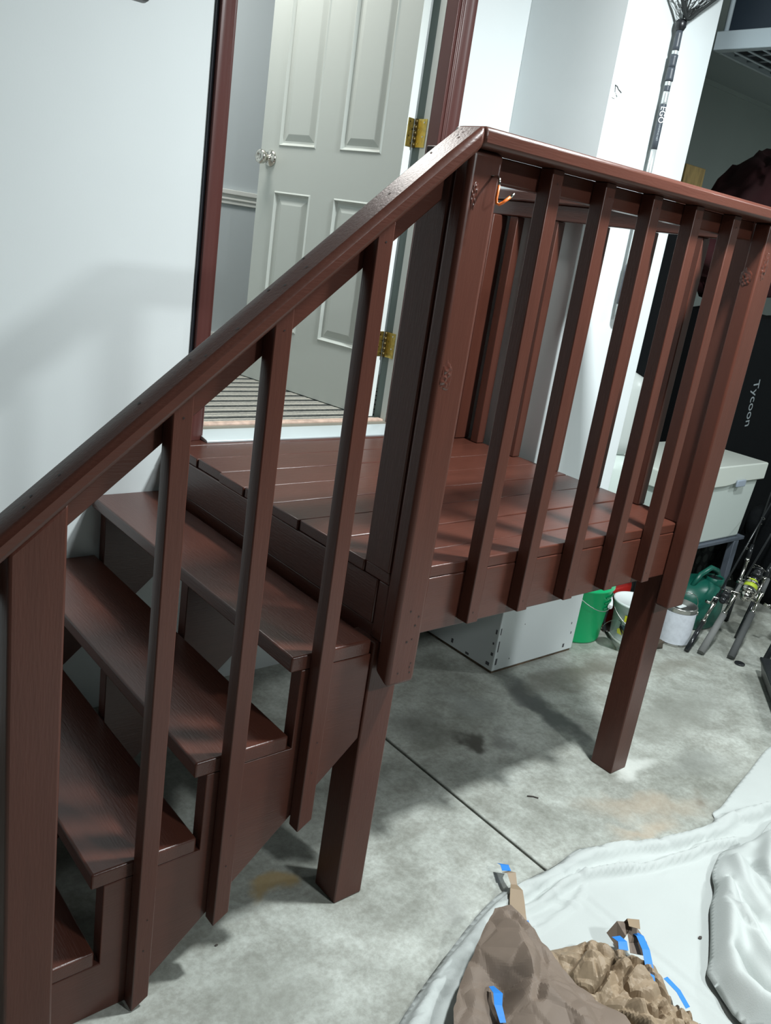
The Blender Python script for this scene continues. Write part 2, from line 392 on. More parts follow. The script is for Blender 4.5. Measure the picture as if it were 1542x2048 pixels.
# sill
bm = bmesh.new()
prism_dir(bm, [(1.008, -0.052, 0.9382), (1.008, -0.052, 0.944), (1.008, -0.045, 0.947), (1.008, 0.035, 0.957), (1.008, 0.05, 0.957), (1.008, 0.05, 0.9382)], (0.846, 0, 0))
sill = obj('trim_door_sill', bm, alum, kind='structure', bev=0.001)
sill['label'] = 'pale aluminium door sill'
bm = B(OX0, OX1, 0.05, 0.066, 0.945, 0.964); obj('sill_edge', bm, mat('sill_edge_tan', (0.22, 0.20, 0.16, 1), 0.7), parent=sill)  # plain tan strip between sill and ridge
bm = B(OX0, OX1, 0.066, 0.10, 0.945, 0.972); obj('sill_ridge', bm, woodtan, parent=sill, bev=0.006)

# the open six-panel door
HP = Vector((1.809, 0.128, 0.968)); DD = Vector((-0.154, 0.988, 0)).normalized(); DN = Vector((DD.y, -DD.x, 0))   # DN points to +x, away from the camera side
DW, DH, DT = 0.795, 2.01, 0.038
DN = Vector((abs(DN.x), DN.y if DN.x > 0 else -DN.y, 0))
door = bpy.data.objects.new('door_1', None); C.objects.link(door); door.location = HP; door['kind'] = 'structure'
door['label'] = 'open grey-green six-panel door'
def dp(s, n, z): return HP + DD*s + DN*n + Vector((0, 0, z))
def doorpanel():
    bm = bmesh.new()
    cols = [(0.105+0.0, 0.105), (0, 0)]
    rects = []
    for a, b in ((0.108, 0.328), (0.463, 0.685)):
        for z0, z1 in ((0.243, 0.803), (0.977, 1.62), (1.71, 1.90)):
            rects.append((a, b, z0, z1))
    ss = sorted({0, DW, *[r[0] for r in rects], *[r[1] for r in rects]}); zs = sorted({0, DH, *[r[2] for r in rects], *[r[3] for r in rects]})
    for side in (0, 1):
        n = 0 if side == 0 else DT; sg = 1 if side == 0 else -1
        for i in range(len(ss)-1):
            for j in range(len(zs)-1):
                r = (ss[i], ss[i+1], zs[j], zs[j+1])
                if any(abs(r[0]-q[0]) < 1e-6 and abs(r[2]-q[2]) < 1e-6 for q in rects):
                    prev = None
                    for ins, dep in ((0, 0), (0.006, -0.004), (0.010, 0.002), (0.016, 0.009), (0.024, 0.010), (0.046, 0.003), (0.050, 0.002)):
                        ring = [bm.verts.new(dp(s, n+sg*dep, z)) for s, z in ((r[0]+ins, r[2]+ins), (r[1]-ins, r[2]+ins), (r[1]-ins, r[3]-ins), (r[0]+ins, r[3]-ins))]
                        if prev:
                            for k in range(4): bm.faces.new((prev[k], prev[(k+1) % 4], ring[(k+1) % 4], ring[k]))
                        prev = ring
                    bm.faces.new(prev)
                else:
                    bm.faces.new([bm.verts.new(dp(s, n, z)) for s, z in ((r[0], r[2]), (r[1], r[2]), (r[1], r[3]), (r[0], r[3]))])
    bmesh.ops.remove_doubles(bm, verts=bm.verts[:], dist=1e-5)
    for s, t in ((0, DW),):
        for q in ((dp(0,0,0), dp(0,DT,0), dp(0,DT,DH), dp(0,0,DH)), (dp(DW,0,0), dp(DW,DT,0), dp(DW,DT,DH), dp(DW,0,DH)), (dp(0,0,0), dp(DW,0,0), dp(DW,DT,0), dp(0,DT,0)), (dp(0,0,DH), dp(DW,0,DH), dp(DW,DT,DH), dp(0,DT,DH))):
            f = bm.faces.new([bm.verts.new(p) for p in q])
    for f in bm.faces:
        c = f.calc_center_median()-HP
        if abs(c.dot(DD)) < 0.002: f.material_index = 1
    bmesh.ops.remove_doubles(bm, verts=bm.verts[:], dist=1e-5)
    return bm
slab = obj('door_panel', doorpanel(), doorm, parent=door, mats=[doorm, doore])
# dark sweep under the door
bm = bmesh.new(); prism_dir(bm, [dp(0.01, 0.004, -0.012), dp(DW, 0.004, -0.012), dp(DW, DT-0.004, -0.012), dp(0.01, DT-0.004, -0.012)], (0, 0, 0.012))
obj('door_sweep', bm, strip_m, parent=door)
# knob
bm = bmesh.new(); kc = dp(0.728, 0, 0.928)
lathe(bm, [(0.0001, 0.0), (0.033, 0.0), (0.033, 0.004), (0.028, 0.010), (0.013, 0.014), (0.011, 0.030), (0.017, 0.036), (0.027, 0.044), (0.0285, 0.056), (0.026, 0.064), (0.012, 0.066), (0.011, 0.063), (0.0001, 0.063)], kc, 32, -DN)
obj('door_knob', bm, chrome, parent=door, label='round satin nickel door knob')
bm = bmesh.new(); lathe(bm, [(0.0001, 0.0), (0.033, 0.0), (0.028, 0.010), (0.012, 0.014), (0.012, 0.030), (0.027, 0.044), (0.026, 0.06), (0.0001, 0.066)], dp(0.728, DT, 0.928), 24, DN)
obj('door_knob', bm, chrome, parent=door)
# hinges: leaf on the door edge, leaf on the jamb, barrel
for zc in (2.030, 1.260):
    bm = bmesh.new()
    e = -0.0012
    z0, z1 = zc-0.048-HP.z, zc+0.048-HP.z
    prism_dir(bm, [dp(e, 0.004, z0), dp(e, DT-0.004, z0), dp(e, DT-0.004, z1), dp(e, 0.004, z1)], -DD*0.0018)
    box(bm, OX1-0.0022, OX1-0.0003, 0.066, 0.120, zc-0.048, zc+0.048)
    hg = obj('hinge', bm, brass, parent=door, label='brass butt hinge')
    bm = bmesh.new(); p0 = Vector((OX1-0.004, 0.1225, zc-0.05))
    for k in range(5):
        tube(bm, [p0+Vector((0, 0, k*0.02)), p0+Vector((0, 0, k*0.02+0.0185))], 0.0058, 10)
    h = obj('hinge_pin', bm, mat('tarnished_pin', (0.10, 0.075, 0.03, 1), 0.4, 0.8), parent=hg); h.matrix_parent_inverse = Matrix.Identity(4)
    bm = bmesh.new()
    nails(bm, [(OX1-0.0024, 0.080 if k % 2 else 0.104, zc-0.036+0.024*k) for k in range(4)], (-1, 0, 0), 0.0035, 0)
    nails(bm, [dp(-0.0032, 0.013 if k % 2 else 0.028, zc-0.036+0.024*k-HP.z) for k in range(4)], -DD, 0.0035, 0)
    h = obj('hinge_screw', bm, chrome, parent=hg); h.matrix_parent_inverse = Matrix.Identity(4)

# striped mat inside
bm = B(0.75, 2.3, 0.112, 0.98, 0.9552, 0.9640)
tag(obj('striped_mat', bm, matm, bev=0.002), 'grey, cream and black striped woven mat inside the open doorway', 'mat')

# ------------------------------------------------------------------ the landing and stairs
st = thing('landing_stairs', 'glossy brown painted wooden landing with four open steps and railings, below the open door', 'stairs', (0, 0, 0))
def part(name, bm, m=paintZ, bev=0.0035, mats=None, label=None, seg=2):
    return obj(name, bm, m, parent=st, bev=bev, mats=mats, label=label, seg=seg)
ZD = 0.938; YF = -1.1487; XL = 0.8902; XR = 2.155; YO = -1.1985
ZC = 1.888; CT = 0.037; ZB = ZC-CT; M_ = 0.8541
# deck boards
lines = [-0.003, -0.070, -0.2107, -0.3533, -0.495, -0.6365, -0.7735, -0.915, -1.056, YF]
for i in range(len(lines)-1):
    y1, y0 = lines[i], lines[i+1]
    j = [0, .0, .004, -.003, .001, -.002, .003, -.001, 0.002, 0][i]
    xr_ = XR if not (i in ()) else XR
    bm = B(XL+j, xr_, y0+0.0015, y1-0.0015, ZD-0.030, ZD-(0.0012 if i % 2 else 0))
    if i == 0:
        bm.free(); bm = B(XL, xr_, y0+0.0015, y1, ZD-0.030, ZD)
    part('deck_board', bm, paintX, 0.0032)
part('rim_board', B(XL+0.004, XR-0.004, YF, YF+0.038, 0.7612, ZD-0.0305), paintX)
part('rim_board', B(XL, XL+0.038, YF+0.0385, -0.002, 0.795, ZD-0.0305), paintY)
part('rim_board', B(XR-0.038, XR, YF+0.0385, -0.002, 0.7612, ZD-0.0305), paintY)
part('ledger_board', B(XL+0.006, XL+0.044, YF+0.0385, -0.002, 0.57, 0.794), paintY)
for x in (1.3, 1.72): part('joist', B(x, x+0.038, YF+0.039, -0.002, 0.77, ZD-0.031), paintY)
# legs running up as posts, with outboard posts in front
LX = 0.880; RX = 2.0831
def legbox(x0, x1): return B(x0, x1, YF+0.0005+0.0385, YF+0.0385+0.089, 0, ZB-0.0005)
part('leg', B(LX, LX+0.089, -1.1453, -1.0563, 0, 0.7608), paintZ, 0.004)
part('leg', B(RX, RX+0.089, -1.1453, -1.0563, 0, 0.7608), paintZ, 0.004)
part('post', B(LX+.006, LX+0.089, -1.1483, -1.06, ZD+0.0005, ZB-0.0005), paintZ, 0.003)
part('post', B(RX, RX+0.070, -1.1483, -1.06, ZD+0.0005, ZB-0.0005), paintZ, 0.003)
bm = bmesh.new()
x0, x1 = 0.887, 0.976
pts = [(YO, 0.6642), (YF-0.0003, 0.690), (YF-0.0003, ZB-0.0005), (YO, ZB-0.0005)]
a = [bm.verts.new((x0, y, z)) for y, z in pts]; b = [bm.verts.new((x1, y, z)) for y, z in pts]
bm.faces.new(a); bm.faces.new(b[::-1])
for i in range(4): bm.faces.new((a[i], a[(i+1) % 4], b[(i+1) % 4], b[i]))
nails(bm, [(0.927, YO, 0.86), (0.955, YO, 0.842), (0.948, YO, 0.82), (0.93, YO, .78), (0.945, YO, .785), (0.955, YO, .72), (.918, YO, .70), (.956, YO, .695), (.953, YO, .71)], (0, -1, 0))
part('post', bm, paintZ, 0.012, [paintZ, nail_m], seg=4)
bm = B(2.0704, 2.1594, YO, YF-0.0003, 0.6611, ZB-0.0005)
part('post', bm, paintZ, 0.006, seg=3)
# knots with runs of paint
def knot(c, w, h, n, seed, nrm=(0, -1, 0)):
    rnd = random.Random(seed); bm = bmesh.new(); fx = abs(nrm[0]) > .5; N = 16
    V = {}
    for i in range(N+1):
        for j in range(N*2+1):
            a = (i/N*2-1); b = (j/(N*2)*2-1); r2 = a*a+b*b
            env = max(0, 1-r2)**1.2
            d = env*(0.0003+0.0040*max(0, noise.noise(Vector((a*3.2, b*4.5, seed)))+0.15)-0.003*max(0, noise.noise(Vector((a*2.5, b*3, seed+9)))))
            r2 += 0.45*noise.noise(Vector((a*2, b*2, seed+4))); d = max(d, -0.0004)*max(0, min(1, (1-r2)*2.5)) - (0.0010 if r2 > 0.75 else 0)
            p = Vector(c)+Vector(nrm)*(d+0.0003)+(Vector((0, 1, 0)) if fx else Vector((1, 0, 0)))*a*w*1.7+Vector((0, 0, b*h*1.4))
            V[i, j] = (bm.verts.new(p), r2)
    for i in range(N):
        for j in range(N*2):
            q = (V[i, j], V[i+1, j], V[i+1, j+1], V[i, j+1])
            if all(k[1] < 0.95 for k in q): bm.faces.new([k[0] for k in q])
    o = obj('knot', bm, knot_m, parent=st, smooth=True, label='lumpy glossy knot')
knot((0.908, YO-.0003, 1.765), .006, .022, 22, 1)
knot((0.914, YO-.0003, 1.405), .010, .026, 30, 2)
knot((2.096, YO-.0003, 1.735), .012, .030, 40, 3)
knot((2.0703, -1.165, 1.70), .012, .022, 26, 4, (-1, 0, 0))
# handrail caps
def zt(x): return 1.9955+M_*(x-1.0)
YC0, YC1 = -1.232, -1.155
tv = 0.047
bm = bmesh.new()
prism_xz(bm, [(-0.07, zt(-0.07)), (0.800, zt(0.800)), (0.8815, zt(0.8815)-0.004), (0.8815, ZB), (0.87, zt(0.87)-tv), (-0.07, zt(-0.07)-tv)], YC0, YC1)
nn = Vector((-M_, 0, 1)).normalized()
npts = []
rnd = random.Random(3)
for x in (0.06, 0.075, 0.115, 0.245, 0.33, 0.345, 0.40, 0.475, 0.49, 0.53, 0.545, 0.70, 0.80, 0.845, 0.86):
    npts.append((x, YC0+0.018+rnd.random()*0.045, zt(x)))
nails(bm, npts, nn, 0.003)
part('handrail', bm, paintX, 0.011, [paintX, nail_m], label='sloping handrail cap with nail holes', seg=2)
bm = B(0.8825, 2.20, YC0+0.006, -1.137, ZB, ZC)
part('handrail', bm, mats=[paintX], m=paintX, bev=0.009, seg=2)
part('handrail', B(2.098, 2.20, -1.1365, -0.002, ZB, ZC), paintY, 0.006)
# rails under the caps
SRZ = ZC-0.0362-0.052
part('subrail', B(LX+.0895, 2.0699, YF, YF+0.036, SRZ, ZB-0.0003), paintX)
part('subrail', B(2.112, 2.150, -1.0595, -0.002, SRZ-0.002, ZB-0.0003), paintY)
def zs(x): return 1.852+M_*(x-1.0)
bm = bmesh.new()
prism_xz(bm, [(-0.05, zs(-0.05)), (0.8795, zs(0.8795)), (0.8795, zt(0.8795)-tv-.0005), (-0.05, zt(-0.05)-tv-.0005)], -1.1392, -1.1042)
part('subrail', bm, paintX, 0.003)
# front balusters
for x, zb in ((1.1392, .781), (1.3262, .781), (1.5166, .782), (1.7042, .781), (1.8932, .778)):
    bm = B(x, x+0.038, YF-0.038, YF-0.0003, zb, ZB-0.0004)
    nails(bm, [(x+0.02, YF-0.038, ZB-0.03), (x+.015, YF-.038, zb+.03)], (0, -1, 0), 0.002)
    part('baluster', bm, paintZ, 0.0025, [paintZ, nail_m])
# side balusters and the post against the wall
for y in (-0.208, -0.402, -0.598, -0.79, -0.974):
    part('baluster', B(2.115, 2.153, y, y+0.038, ZD+0.0004, SRZ-0.0025), paintZ, 0.0025)
part('post', B(2.070, 2.148, -0.128, -0.039, ZD+0.0004, SRZ-0.0025), paintZ, 0.004)
part('baluster', B(2.028, 2.0695, -0.128, -0.095, ZD+0.0004, SRZ-0.0025), paintZ, 0.003)
# treads
treads = [(0.6515, 0.874, 0.7702), (0.4372, 0.668, 0.5695), (0.2242, 0.456, 0.3751), (0.010, 0.238, 0.1729)]
YSF = -1.1397
for i, (a_, b_, z) in enumerate(treads):
    bm = B(a_, b_, YSF-0.001, -0.003, z-0.038, z)
    part('tread', bm, mats=[paintY], m=paintY, bev=0.005, seg=3)
# stringers: sawtooth top, straight lower edge
def stringer(y0, y1, name='stringer'):
    bm = bmesh.new()
    top = [(0.879, 0.7318), (0.6815, 0.7318), (0.6815, 0.5311), (0.4669, 0.5311), (0.4669, 0.3367), (0.251, 0.3367), (0.251, 0.1345), (0.02, 0.1345), (0.02, 0.0), (0.332, 0.0), (0.879, 0.502)]
    prism_xz(bm, top, y0, y1)
    part(name, bm, paintX, 0.002)
stringer(YSF, YSF+0.038); stringer(-0.60, -0.562); stringer(-0.042, -0.004)
# stair balusters, cut along the slope at the foot
def sbal(x, zf):
    bm = bmesh.new(); y0, y1 = YSF-0.038, YSF-0.0012
    prism_xz(bm, [(x, zf), (x+0.038, zf+0.038*M_*0.75), (x+0.038, zt(x+0.038)-tv-.0006), (x, zt(x)-tv-.0006)], y0, y1)
    nails(bm, [(x+0.02, y0, zt(x)-0.085), (x+.018, y0, zf+.16), (x+.022, y0, zf+.24)], (0, -1, 0), 0.002)
    part('baluster', bm, paintZ, 0.0025, [paintZ, nail_m])
sbal(0.3111, 0.002); sbal(0.4956, 0.1432); sbal(0.7004, 0.318)
bm = bmesh.new(); prism_xz(bm, [(0.034, 0), (0.125, 0), (0.125, zt(0.125)-tv-.0006), (0.034, zt(0.034)-tv-.0006)], -1.2185, YSF-0.0012)
nails(bm, [(0.09, -1.2185, 0.10), (.115, -1.2185, 0.12), (.06, -1.2185, .04)], (0, -1, 0), 0.002)
part('newel_post', bm, paintZ, 0.006, [paintZ, nail_m], seg=3)
# orange utility hook screwed into the corner post
bm = bmesh.new()
hp = [(0.948, -1.197, 1.806), (0.9475, -1.212, 1.8065), (0.946, -1.222, 1.802), (0.944, -1.226, 1.790), (0.9425, -1.226, 1.765), (0.943, -1.228, 1.757), (0.947, -1.232, 1.755), (0.953, -1.236, 1.760), (0.965, -1.241, 1.772), (0.972, -1.243, 1.779)]
tube(bm, hp[3:9], 0.0030, 10)
tube(bm, hp[:4], 0.0027, 10, mi=1); tube(bm, hp[8:], 0.0030, 10, mi=1)
obj('hook', bm, orange, parent=st, mats=[orange, chrome], smooth=True, label='orange coated screw hook')

# ------------------------------------------------------------------ on the walls
bm = B(0.62, 0.757, -0.03, -0.001, 2.168, 2.30)
tag(obj('wall_bracket', bm, black, bev=0.008), 'black flat object mounted high on the white wall, left of the door', 'bracket')
bm = bmesh.new(); tube(bm, [(2.222, -0.4393, 2.255), (2.222, -0.449, 2.25), (2.223, -0.456, 2.241), (2.238, -0.458, 2.234)], 0.0022, 8)
box(bm, 2.216, 2.232, -0.4420, -0.4396, 2.215, 2.232, 1)
tag(obj('wall_hook', bm, black, mats=[mat('grey_wire', (.08, .08, .08, 1), .4), trimw]), 'tiny grey wire hook at the left edge of the white pillar', 'hook')

# landing net hung on the pillar
net = thing('landing_net', 'fishing landing net with a black and silver handle, hanging on the white pillar', 'net', (2.49, -0.465, 1.47))
AX0 = Vector((2.482, -0.470, 1.46)); AX1 = Vector((2.469, -0.470, 2.50)); AD = (AX1-AX0)
def ap(z): t = (z-AX0.z)/AD.z; return AX0+AD*t
def seg(name, z0, z1, r0, r1, m, label=None):
    bm = bmesh.new(); n = 5
    tube(bm, [ap(z0+(z1-z0)*i/n) for i in range(n+1)], [r0+(r1-r0)*i/n for i in range(n+1)], 20)
    return obj(name, bm, m, parent=net, smooth=False, label=label)
seg('end_cap', 1.500, 1.545, 0.013, 0.0145, mat('grey_rubber', (.42, .46, .45, 1), .6))
seg('grip', 1.546, 1.688, 0.0155, 0.0125, netgrip)
seg('handle', 1.689, 2.094, 0.0105, 0.0105, silver)
lab = seg('label_sleeve', 2.095, 2.243, 0.0112, 0.0112, netgrip, 'dark sleeve printed EGO')
seg('handle', 2.2435, 2.285, 0.0105, 0.0105, silver)
seg('handle', 2.2855, 2.303, 0.0108, 0.0108, netgrip)
seg('handle', 2.3032, 2.318, 0.0112, 0.0112, silver)
seg('grip', 2.3185, 2.362, 0.0145, 0.0135, netgrip)
seg('grip', 2.3625, 2.402, 0.0128, 0.0138, netgrip)
seg('handle', 2.4025, 2.416, 0.0105, 0.0105, silver)
seg('grip', 2.4165, 2.478, 0.0125, 0.0118, netgrip)
cd = (Vector((-0.3524, -2.4889, 1.6691))-ap(2.17)); 
fd = Vector((-0.72, -0.69, 0)).normalized()
rotT = frame_rot(-AD.normalized(), AD.normalized().cross(fd)*1)
x_ = -AD.normalized(); z_ = (fd - x_*fd.dot(x_)).normalized(); y_ = z_.cross(x_)
rotT = Matrix((x_, y_, z_)).transposed()
text('lettering', 'EGO', 0.027, letterw, lab, ap(2.208)+z_*0.0112, rotT)
text('lettering', 'S2 SLIDER', 0.0055, letterg, lab, ap(2.2375)+z_*0.0112, Matrix((-y_, x_, z_)).transposed() if False else rotT)
text('lettering', 'LANDING NET', 0.0085, letterg, lab, ap(2.150)+z_*0.0112, rotT)
bm = bmesh.new()
yk = ap(2.478)
lathe(bm, [(0.0001, 0), (0.013, 0), (0.019, 0.012), (0.018, 0.030), (0.010, 0.036), (0.0001, 0.036)], yk, 20)
obj('yoke', bm, black, parent=net)
bm = bmesh.new()
ctrl = [(0, 0), (.055, .036), (.13, .088), (.21, .145), (.262, .21), (.27, .29), (.235, .39), (.16, .46), (.06, .495)]
ctrl = ctrl+[(-x, z) for x, z in ctrl[:0:-1]]
def hoopp(u):
    n = len(ctrl); f = (u % 1)*n; i = int(f); t = f-i
    p0, p1, p2, p3 = (Vector(ctrl[(i+d) % n]) for d in (-1, 0, 1, 2))
    q = 0.5*((2*p1)+(p2-p0)*t+(2*p0-5*p1+4*p2-p3)*t*t+(3*p1-p0-3*p2+p3)*t**3)
    return Vector((2.469+q.x*0.9, -0.492-0.06*abs(q.x), 2.512+q.y))
tube(bm, [hoopp(i/72) for i in range(73)], 0.0055, 10, caps=False)
obj('hoop', bm, netm, parent=net, smooth=True)
bm = bmesh.new()
def netpt(u, v):
    e = hoopp(u); c = Vector((2.50, -0.452, 2.535))
    p = e.lerp(c, v); p.y = min(p.y, -0.446)-0.010*abs(math.sin(v*PI*2+u*23))*0.6
    p.z += 0.010*math.sin(u*60+v*9)*v; p.x += 0.010*math.sin(u*44+v*14)*v
    return p
for i in range(34):
    tube(bm, [netpt(i/34+0.025*v*math.sin(i), v/8) for v in range(9)], 0.0013, 4, caps=False)
for v in (0.15, 0.3, 0.45, 0.6, 0.75, 0.88):
    tube(bm, [netpt(i/90, v+0.03*math.sin(i*1.3)) for i in range(91)], 0.0013, 4, caps=False)
obj('netting', bm, netm, parent=net)

# ------------------------------------------------------------------ right bay: overhead rack
rk = thing('overhead_rack', 'grey steel overhead storage rack with wire deck hanging from the garage ceiling', 'rack', (3.4, -0.9, 2.5))
for x in (2.82, 4.0): obj('side_beam', B(x, x+.04, -1.6, -0.385, 2.500, 2.566), rackm, parent=rk, bev=0.003)
for y in (-0.4, -1.6, -.78): obj('cross_bar', B(2.861, 3.999, y, y+.015, 2.5, 2.518), rackm, parent=rk)
bm = bmesh.new()
for i in range(1, 12): tube(bm, [(2.86+i*0.095, -1.59, 2.511), (2.86+i*0.095, -0.39, 2.511)], 0.0045, 6)
for i in range(1, 20): tube(bm, [(2.86, -0.39-i*0.06, 2.503), (4.0, -0.39-i*0.06, 2.503)], 0.0045, 6)
obj('wire_deck', bm, rackm, parent=rk)
for x in (2.84, 4.02):
    for y in (-1.5, -0.41): obj('hanger', tube(bmesh.new(), [(x, y, 2.56), (x, y, 3.06)], 0.01, 8), rackm, parent=rk)
bm = B(2.865, 3.95, -1.5, -0.392, 2.519, 3.03)
tag(obj('storage_tote', bm, navy, bev=0.008, seg=3), 'dark navy storage tote on the overhead rack', 'tote')

# lumber, bags
bm = B(-0.095, 0.095, -0.02, 0.02, 0, 2.245)
o = tag(obj('lumber_board', bm, lumber, bev=0.004), 'yellowish weathered board standing on end beyond the white pillar', 'board')
o.location = (3.985, 0.30, 0.0); o.rotation_euler = (math.radians(-1.0), 0, 0)
def lump(bm, c, s, seed, amp=0.06, flat_back=False, freq=2.2, sub=4):
    r = bmesh.ops.create_icosphere(bm, subdivisions=sub, radius=1)
    for v in r['verts']:
        p = v.co.copy()
        q = Vector([math.copysign(abs(k)**0.55, k) for k in p])
        d = noise.noise(p*freq+Vector((seed, 0, 0)))*amp+noise.noise(p*freq*3+Vector((0, seed, 0)))*amp*0.4
        q = q*(1+d*2)
        v.co = Vector((c[0]+q.x*s[0], c[1]+q.y*s[1], c[2]+q.z*s[2])); 
    return bm
bm = lump(bmesh.new(), (4.68, 0.26, 2.02), (0.56, 0.13, 0.40), 3, 0.10)
for v in bm.verts:
    if v.co.z > 2.1: v.co.x = 4.62+(v.co.x-4.62)*(1-0.9*min(1, (v.co.z-2.1)/0.42)) + 0.10*(v.co.z-2.1)
tag(obj('maroon_bag', bm, maroon, smooth=True), 'maroon fabric bag hanging in the dark right bay beside the weathered board', 'bag')
bm = bmesh.new(); tube(bm, [(4.42, 0.05, 2.25), (4.44, 0.05, 2.40), (4.49, 0.05, 2.55), (4.7, 0.05, 2.85), (4.75, .05, 3.06)], 0.022, 6)
tag(obj('hanging_strap', bm, blackcloth), 'black strap hanging above the maroon bag', 'strap')
gb = thing('gear_bag', 'large black gear bag with white lettering behind the white storage bin', 'bag', (4.9, 0.2, 0))
bm = bmesh.new(); box(bm, 4.18, 5.7, 0.03, 0.45, 0.0, 1.52)
bmesh.ops.subdivide_edges(bm, edges=bm.edges[:], cuts=6, use_grid_fill=True)
for v in bm.verts:
    if v.co.y > 0.1: v.co += Vector((0, 0.035, 0.03))*noise.noise(v.co*3)
for v in bm.verts: v.co.z = max(v.co.z, 0.001)
body = obj('bag_body', bm, blackcloth, parent=gb, bev=0.0, smooth=True)
rr = frame_rot((0.10, 0, -1), (1, 0, 0.10))
text('lettering', 'Tycoon', 0.095, letterg, gb, (4.715, 0.0292, 1.02), Matrix(((0.12, 0, -1), (1, 0, 0.12), (0, -1, 0))).transposed().normalized())
bm = lump(bmesh.new(), (3.62, 0.15, 0.99), (0.24, 0.10, 0.97), 8, 0.05)
for v in bm.verts: v.co.z = max(v.co.z, 0.002)
tag(obj('covered_stand', bm, blackcloth, smooth=True), 'tall black cloth-covered object standing beyond the pillar, seen between balusters', 'cover')
bm = lump(bmesh.new(), (4.85, -0.52, 0.27), (0.62, 0.27, 0.268), 14, 0.07)
for v in bm.verts: v.co.z = max(v.co.z, 0.002)
tag(obj('duffel_bag', bm, blackcloth, smooth=True), 'black duffel bag lying on the floor behind the fishing rods', 'bag')

# shelf with bin
sh = thing('metal_shelf', 'low blue-grey metal shelf under the white storage bin', 'shelf', (3.5, -0.2, 0))
obj('shelf_top', B(2.80, 4.10, -0.44, 0.0, 0.385, 0.405), shelfm, parent=sh, bev=0.003)
for x, y in ((4.00, -0.44), (4.05, -0.04), (3.30, -0.44), (3.30, -0.04)):
    obj('leg', B(x, x+0.05, y, y+0.035, 0, 0.3845), shelfm, parent=sh, bev=0.003)
bn = thing('storage_bin', 'off-white plastic storage bin with a latched lid on the metal shelf', 'bin', (3.63, -0.22, 0.41))
bm = bmesh.new()
r0 = [(3.20, -0.425), (4.045, -0.425), (4.045, -0.02), (3.20, -0.02)]; r1 = [(3.185, -0.44), (4.062, -0.44), (4.062, -0.01), (3.185, -0.01)]
a = [bm.verts.new((x, y, 0.4055)) for x, y in r0]; b = [bm.verts.new((x, y, 0.735)) for x, y in r1]
bm.faces.new(a); bm.faces.new(b)
for i in range(4): bm.faces.new((a[i], a[(i+1) % 4], b[(i+1) % 4], b[i]))
obj('bin_body', bm, binw, parent=bn, bev=0.012, seg=3)
bm = bmesh.new()
n = 24; pts = []
for i in range(n+1):
    x = 3.165+0.93*i/n
    pts.append((x, 0.728-0.016*math.exp(-((x-3.64)/0.16)**4) + 0.006))
prof = pts+[(4.10, 0.822), (4.085, 0.826), (3.18, 0.826), (3.165, 0.82)]
prism_xz(bm, prof, -0.456, 0.0)
obj('bin_lid', bm, binlid, parent=bn, bev=0.006, seg=2)
bm = B(3.80, 3.885, -0.468, -0.4565, 0.712, 0.748); obj('latch', bm, latch_m, parent=bn, bev=0.004)
# containers beside the bin on the shelf
bm = bmesh.new(); lathe(bm, [(0.0001, 0.4055), (0.105, 0.4055), (0.115, 0.42), (0.118, 0.80), (0.105, 0.84), (0.06, 0.86), (0.0001, 0.86)], (3.03, -0.20, 0), 32)
j = tag(obj('plastic_jug', bm, mat('milky_plastic', (.58, .66, .62, 1), .35)), 'milky white plastic jug left of the storage bin, lower of two', 'jug')
bm = bmesh.new(); lathe(bm, [(0.0001, 0.861), (0.07, 0.861), (0.095, 0.885), (0.10, 0.93), (0.10, 1.17), (0.08, 1.22), (0.035, 1.24), (0.035, 1.26), (0.0001, 1.26)], (3.04, -0.19, 0), 32)
tag(obj('plastic_jug', bm, mat('grey_white_plastic', (.50, .54, .52, 1), .35)), 'greyish plastic jug on top of the milky jug beside the pillar', 'jug')
# honeycomb tray leaning under the shelf
bm = B(3.55, 4.6, -0.125, -0.107, 0.002, 0.37)
ht = tag(obj('honeycomb_tray', bm, mat('very_dark_plastic', (.015, .018, .018, 1), .7)), 'black tray with a pale honeycomb pattern standing under the shelf', 'tray')
bm = bmesh.new()
for i in range(12):
    for k in range(5):
        x = 3.62+i*0.078+(0.039 if k % 2 else 0); z = 0.05+k*0.066
        v = [bm.verts.new((x+0.029*math.cos(q*PI/3+PI/6), -0.1268, z+0.029*math.sin(q*PI/3+PI/6))) for q in range(6)]
        w = [bm.verts.new((c.co.x, -0.1252, c.co.z)) for c in v]
        bm.faces.new(v)
        for q in range(6): bm.faces.new((v[q], v[(q+1) % 6], w[(q+1) % 6], w[q]))
obj('honeycomb_cells', bm, mat('dim_grey_cell', (.045, .055, .05, 1), .6), parent=ht)

# floor items beyond the pillar
def bail(name, parent, c, r, z, drop, m, ang=0.0, rr=0.002, side=(1, 0)):
    bm = bmesh.new(); pts = []
    for i in range(25):
        t = PI*i/24
        x = -r*math.cos(t); f = math.sin(t)
        p = Vector((x*math.cos(ang), x*math.sin(ang), z))
        p += Vector((drop[0]*f, drop[1]*f, drop[2]*f)); pts.append(Vector((c[0], c[1], 0))+p)
    tube(bm, pts, rr, 8)
    return obj(name, bm, m, parent=parent, smooth=True), pts
gbk = thing('green_bucket', 'bright green plastic bucket with a wire bail, beside the white pillar', 'bucket', (2.90, -0.30, 0))
bm = bmesh.new()
lathe(bm, [(0.0001, 0.0), (0.127, 0.0), (0.134, 0.01), (0.150, 0.262), (0.158, 0.266), (0.158, 0.275), (0.152, 0.33), (0.160, 0.334), (0.160, 0.342), (0.147, 0.342), (0.132, 0.02), (0.0001, 0.02)], (2.90, -0.30, 0), 48)
obj('bucket_body', bm, greenb, parent=gbk)
wb, pts = bail('bail', gbk, (2.90, -0.30), 0.160, 0.285, (0.0, -0.172, -0.10), mat('bail_wire', (.35, .38, .36, 1), .35, .8), 0.25)
